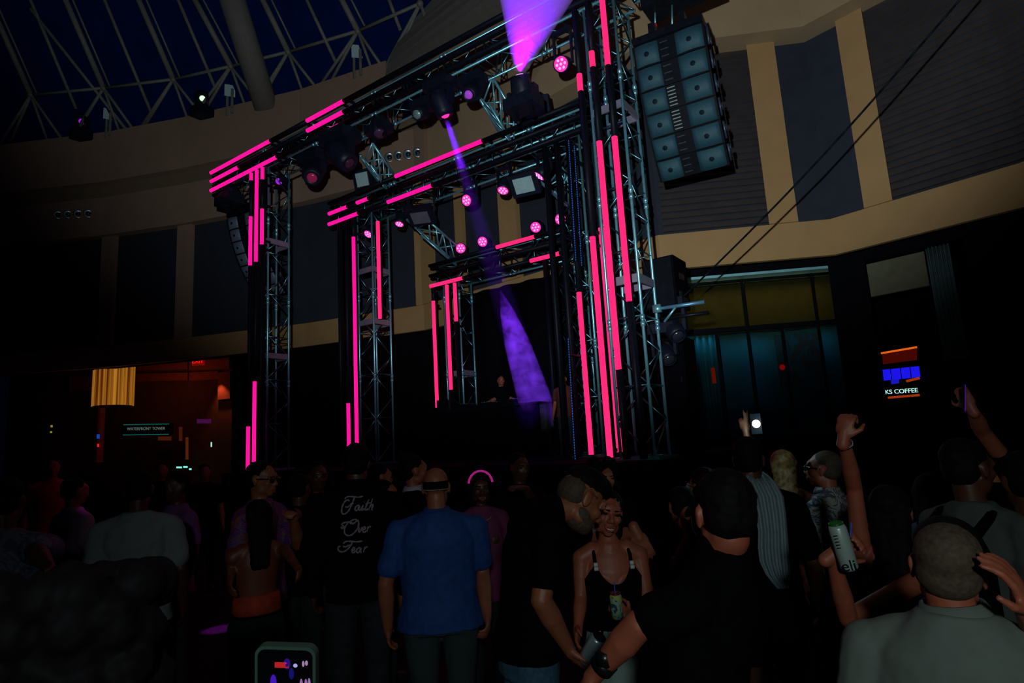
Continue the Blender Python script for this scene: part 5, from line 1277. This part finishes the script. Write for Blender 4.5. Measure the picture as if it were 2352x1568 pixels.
# -- 17 hawaiian shirt
HAW = patches('print_shirt', [(.26, .29, .24), (.04, .10, .16), (.32, .33, .27), (.09, .07, .13), (.34, .35, .29), (.03, .07, .11)], 7.5)
person('man in sunglasses and a pale leaf-print shirt looking to the left', 1884, 1036, 3.85, -62, SK_R, 'crop', BUZZ, HAW, sleeve=.95, vox=.009, head=(-.15, .25, 0), collar=HAW, extras=lambda c: (glasses(c, GLS, mat('lens_green', (.02, .10, .06), .08, metal=.3)), lips(c)), build=1.04,
       arms=dict(L=((1846, 1275, 3.75), (1856, 1335, 3.6))))
# -- 18 raised arm and the can
def ex_arm(c):
    sh, el, wr, ho = c['J']['L']; d = unit(wr - el); k = c['kb']
    ring(c, wr - d * .035, d, .031 * k, .003, mat('cord_black', (.01, .01, .01), .5)); b = ring(c, wr - d * .03, d, .0315 * k, .004, mat('silver_chain', (.6, .75, .7), .15, metal=.9))
person('person in black with one bare arm raised and a canned drink in the other hand', 2040, 1118, 2.6, 12, SK_R, 'long', None, TBLK, cut='tank', vox=.0055, female=True, eyes=False, extras=ex_arm, fold=.01,
       arms=dict(L=((1962, 1118, 2.62), (1938, 1006, 2.50), dict(dir=(.22, .05, 1), n=(.1, 1, 0), curl=.85)), R=((1948, 1420, 2.16), tuple(at(1936, 1254, 2.075) - unit(RIGHT * .75 + UPV * .55) * .046 - UPV * .004) + ('w',), dict(wdir=RIGHT * .75 + UPV * .55, wn=-FWD, curl=.80))))
def can(name, label, px, py, d, h, r, axis, bodym, topm, text=None):
    c = at(px, py, d); ax = unit(axis); t = thing(name, label, 'can', c - ax * h / 2)
    obj('can_body', MB().lathe(c - ax * h / 2, ax, [(0, r * .78), (.008, r), (h - .016, r), (h - .004, r * .80)], 26), bodym, t, True, True)
    obj('rim', MB().lathe(c + ax * (h / 2 - .005), ax, [(0, r * .82), (.006, r * .84), (.006, r * .74), (.002, r * .72)], 26), topm, t, True, True)
    if text:
        v = unit(CAM - c); n = unit(v - ax * (v @ ax)); x = np.cross(ax, n)
        text_mesh('lettering', text, .050, BLK, c + n * (r + .001) - ax * h * .46, x, ax, t, .0006)
        Q = MB()
        for i in range(5): Q.box(c + n * r * .96 + ax * (.004 + .010 * i) - x * .012, (.012, .004, .0022), np.array([x, n, ax]).T)
        obj('small_print', Q, BLK, t, world=True)
    return t, c, ax
CANW = mat('can_white', (.40, .50, .46), .35, metal=.2); CANG = mat('can_green', (.02, .25, .02), .3, metal=.5); CANS = mat('can_silver', (.42, .55, .58), .3, metal=.6)
up_img = unit(UPV)
tc, c_, ax = can('drink_can', 'tall white drink can with black letters held up in front of the leaf-print shirt', 1936, 1254, 2.02, .155, .028, UPV * .95 - RIGHT * .25 + FWD * .1, CANW, CANG, 'eli')
tag(obj('straw', MB().tube(c_ + ax * .03 + RIGHT * .035, c_ + ax * .08 + RIGHT * .052, .003), mat('straw_blue', (.03, .12, .5), .4)), 'short blue straw beside the tall white can', 'straw')
can('drink_can', 'silver can in the hand of the man in jeans, in front of the pale skirt', 1360, 1490, 2.50, .135, .034, UPV * .85 + RIGHT * .42 - FWD * .2, CANS, BLK)
_, c2_, a2 = can('drink_can', 'colourful can with a blue straw held at the waist of the smiling woman', 1416, 1390, 2.74, .115, .027, UPV * .97 - RIGHT * .1, patches('can_print', [(.03, .15, .2), (.35, .38, .08), (.20, .35, .36), (.02, .05, .08)], 22), mat('can_red', (.30, .02, .04), .3, metal=.5))
tag(obj('straw', MB().tube(c2_ + a2 * .03, c2_ + a2 * .105, .003), mat('straw_blue', (.03, .12, .5), .4)), 'thin blue straw standing in the colourful can', 'straw')
# -- 19 near man at the lower right
SHW = mat('cloth_olive_white', (.125, .150, .130), .92, var=.06, scale=30)
person('near man in an off-white collared shirt, cropped head seen from behind, lower right', 2160, 1198, 1.50, 2, SK_R, 'crop', BUZZ, SHW, sleeve=.9, collar=SHW, build=1.17, vox=.0055, fold=.012, eyes=False, head=(-.12, 0, .12), neckup=.03,
       extras=lambda c: solid('hair_top', MB().ball(c['hc'] + c['HR'] @ (A((0, .012, .066)) * c['k']), A((.0775, .088, .066)) * c['k'], c['HR'], 16, 10), HAIRB, c['root'], .006, 2),
       arms=dict(R=((2425, 1530, 1.46), (2362, 1400, 1.34), dict(wdir=-RIGHT * .45 + UPV * .9, wn=-RIGHT * .8 + FWD * .6, curl=.30, spread=.4))))
# -- 20 grey tee with a backpack
def ex_pack(c):
    P, k = c['P'], c['kb']; Q = MB(); Q.loft([(P(.02, -.20, z), A((rx * k, 0, 0)), A((0, .10 * k, 0))) for z, rx in ((.98, .12), (1.02, .155), (1.32, .155), (1.42, .10))], 24)
    solid('backpack', Q, TBLK, c['root'], .012, 4)
    for s in (-1, 1): obj('strap', MB().path([P(s * .10, -.15, 1.40), P(s * .105, -.06, 1.47), P(s * .11, .06, 1.45), P(s * .115, .12, 1.36), P(s * .12, .11, 1.2)], .018 * k, 8), TBLK, c['root'], True)
person('person in a grey T-shirt with a black backpack at the right', 2216, 1012, 2.6, 38, SK_D, 'short', None, mat('cloth_grey', (.060, .072, .066), .9), sleeve=.74, vox=.010, eyes=False, extras=ex_pack, fold=.03)
# -- 21 others on the right
person('red-lit person facing left in the dark behind the raised arm', 2034, 1118, 3.6, -70, SK_R, 'short', None, TBLK, vox=.012)
person('person in the dark at the far right lifting a phone overhead', 2268, 1010, 3.6, 5, SK_R, 'short', None, TBLK, vox=.010, eyes=False, sleeve=.6,
       arms=dict(R=((2256, 990, 3.4), (2232, 938, 3.3), dict(curl=.5, dir=(-.3, 0, .9), n=(0, 1, 0)))))
pf = at(2214, 914, 3.26); t = thing('phone', 'raised phone with a violet lit edge at the far right', 'phone', pf); R = np.array([RIGHT, np.cross(UPV, RIGHT), UPV]).T @ Rxyz(0, .9, .2)
obj('case', MB().box(pf, (.075, .009, .15), R), BLK, t, world=True); obj('display', MB().box(pf + R @ A((0, -.006, 0)), (.068, .002, .14), R), emis('phone_violet', (.10, .01, .45), .5), t, world=True)
person('person with a pale sleeve edge in the dark at the right border', 2340, 1040, 2.5, -20, SK_D, 'short', None, TBLK, vox=.012, eyes=False, sleeve=.7)
person('person in a white patterned top glimpsed left of the grey T-shirt', 2140, 1090, 3.2, 30, SK_D, 'long', None, mat('cloth_white_patch', (.14, .22, .24), .9), vox=.012, eyes=False, female=True)
POLKA = None
def polka():
    m = bpy.data.materials.new('polka_dots'); m.use_nodes = True; nt = m.node_tree; b = nt.nodes['Principled BSDF']; tc = nt.nodes.new('ShaderNodeTexCoord'); v = nt.nodes.new('ShaderNodeTexVoronoi'); v.inputs['Scale'].default_value = 22
    r = nt.nodes.new('ShaderNodeValToRGB'); r.color_ramp.interpolation = 'CONSTANT'; r.color_ramp.elements[0].color = (.5, .55, .5, 1); r.color_ramp.elements[1].position = .2; r.color_ramp.elements[1].color = (.006, .006, .008, 1)
    nt.links.new(tc.outputs['Object'], v.inputs['Vector']); nt.links.new(v.outputs['Distance'], r.inputs[0]); nt.links.new(r.outputs[0], b.inputs['Base Color']); return m
person('person in a black dress with white dots, hidden behind the man in shorts', 1722, 1120, 4.2, 0, SK_D, 'long', None, TBLK, cut='tank', vox=.013, female=True, eyes=False, skirt=polka(), build=1.15)
# -- 22 left side
person('person in a blue patterned shirt at the left border', 18, 1098, 3.2, 20, SK_D, 'short', None, patches('blue_print', [(.05, .07, .13), (.09, .11, .17), (.03, .05, .11), (.11, .12, .18)], 9), sleeve=.85, vox=.011, eyes=False, build=1.1,
       arms=dict(R=((78, 1262, 3.0), (110, 1300, 2.8))))
person('person lit magenta on one side, beyond the white T-shirt to its left', 176, 1098, 5.4, 60, SK_M, 'short', None, mat('cloth_mauve', (.35, .20, .33), .9), vox=.015, eyes=False)
person('person with a violet shirt edge, beyond the white T-shirt to its right', 404, 1086, 5.0, -120, SK_D, 'short', None, mat('cloth_violet', (.20, .06, .24), .9), vox=.015, eyes=False)
person('person in a red-lit top standing far left under the yellow lamps', 122, 1052, 8.5, 180, SK_R, 'short', None, mat('cloth_red', (.5, .02, .03), .8), vox=.02, eyes=False)
person('dark person far back below the green-lined sign', 372, 1062, 9.0, 180, SK_R, 'short', None, TBLK, vox=.02, eyes=False)
person('dark person far back under the exit sign', 470, 1066, 9.0, 170, SK_R, 'short', None, TBLK, vox=.02, eyes=False)
person('person in black between the orange-waisted woman and the Faith hoodie', 690, 1090, 4.9, 30, SK_D, 'short', None, TBLK, vox=.012, eyes=False, arms=dict(R=((672, 1230, 4.7), (684, 1205, 4.6), dict(curl=.5, dir=(0, .3, .9)))))
person('person with short hair in front of the lowest pink tubes, behind the couple', 1385, 1062, 4.4, 160, SK_R, 'curly', None, TBLK, vox=.012)
# DJ and helper stand on the deck: built like the crowd, then lifted with their feet on the deck
def stand(label, px, py, Y, face, height, **kw):
    """a person whose feet are on the stage deck"""
    T = atY(px, py, Y); d = (T - CAM) @ FWD
    g = globals(); real = g['at']
    def low(x, y, dd): return real(x, y, dd) - A((0, 0, DZ))
    g['at'] = low
    c = person(label, px, py, d, face, **kw); g['at'] = real
    c['root'].location.z += DZ
    return c
stand('DJ in black behind the table, lit violet by the beam', 1150, 862, 11.75, 172, 1.8, skin=SK_M, hair='short', vox=.014, arms=dict(L=((.30, .12, 1.18), (.24, .38, 1.10)), R=((-.30, .12, 1.18), (-.26, .38, 1.10))))
stand('person in red light standing at the right end of the stage', 1292, 858, 10.6, 200, 1.75, skin=SK_R, hair='short', shirt=mat('cloth_maroon', (.10, .015, .02), .9), vox=.014)
# phone held up at the bottom edge, showing the stage
pc = at(655, 1560, .62); Rf = np.array([unit(RIGHT - UPV * .03), FWD, UPV]).T
t = thing('phone', 'phone held up at the bottom edge with the violet stage on its screen', 'phone', pc)
u = .62 / F
def PX(x, y): return A(((x - 655) * u, 0, (1560 - y) * u))
wq, hq = 140 * u, 150 * u
def rounded(w, h, r, y0, y1):
    mb = MB(); pts = []
    for cx, cz, a0 in ((w / 2 - r, h / 2 - r, 0), (-w / 2 + r, h / 2 - r, 90), (-w / 2 + r, -h / 2 + r, 180), (w / 2 - r, -h / 2 + r, 270)):
        for q in range(0, 91, 15): a_ = math.radians(a0 + q); pts.append((cx + r * math.cos(a_), cz + r * math.sin(a_)))
    n = len(pts); v = [(x, y0, z) for x, z in pts] + [(x, y1, z) for x, z in pts]
    mb.add(v, [tuple(range(n)), tuple(range(2 * n - 1, n - 1, -1))] + [(i, (i + 1) % n, n + (i + 1) % n, n + i) for i in range(n)])
    return mb
def put(mb): mb.v = [tuple(pc + Rf @ A(p)) for p in mb.v]; return mb
obj('case', put(rounded(wq, hq, 22 * u, .0, .010)), mat('phone_case_green', (.022, .05, .036), .5), t, world=True)
scr = obj('display', put(rounded(wq - 14 * u, hq - 14 * u, 17 * u, -.0006, .001)), mat('phone_glass', (.002, .002, .003), .15), t, world=True)
def dot(x0, y0, x1, y1, col, e, nm):
    a_, b_ = PX(x0, y1), PX(x1, y0); mb = MB(); c = (a_ + b_) / 2; mb.ball(c + A((0, -.0008, 0)), (abs(b_[0] - a_[0]) / 2, .0006, abs(b_[2] - a_[2]) / 2), None, 16, 8)
    obj(nm, put(mb), emis('scr_%d_%d' % (x0, y0), col, e), scr, True, True)
mb = MB(); a_, b_ = PX(632, 1532), PX(664, 1520); mb.box((a_ + b_) / 2 + A((0, -.0008, 0)), (b_[0] - a_[0], .001, b_[2] - a_[2])); obj('screen_image', put(mb), emis('scr_red', (.55, .02, .02), .75), scr, world=True)
for args in ((652, 1514, 666, 1530, (.5, .01, .35), .8), (674, 1522, 684, 1531, (.45, .4, .9), .9), (694, 1515, 700, 1529, (.55, .35, .6), .6), (701, 1514, 708, 1526, (.55, .35, .6), .6), (689, 1556, 696, 1580, (.45, .2, .6), .6),
             (700, 1556, 706, 1580, (.45, .2, .6), .6), (707, 1554, 714, 1580, (.45, .25, .6), .6), (621, 1548, 636, 1590, (.06, .01, .55), .8), (664, 1532, 676, 1558, (.01, .01, .22), .6), (652, 1510, 668, 1536, (.03, .01, .3), .5)): dot(*args, 'screen_image')
bake_pending()
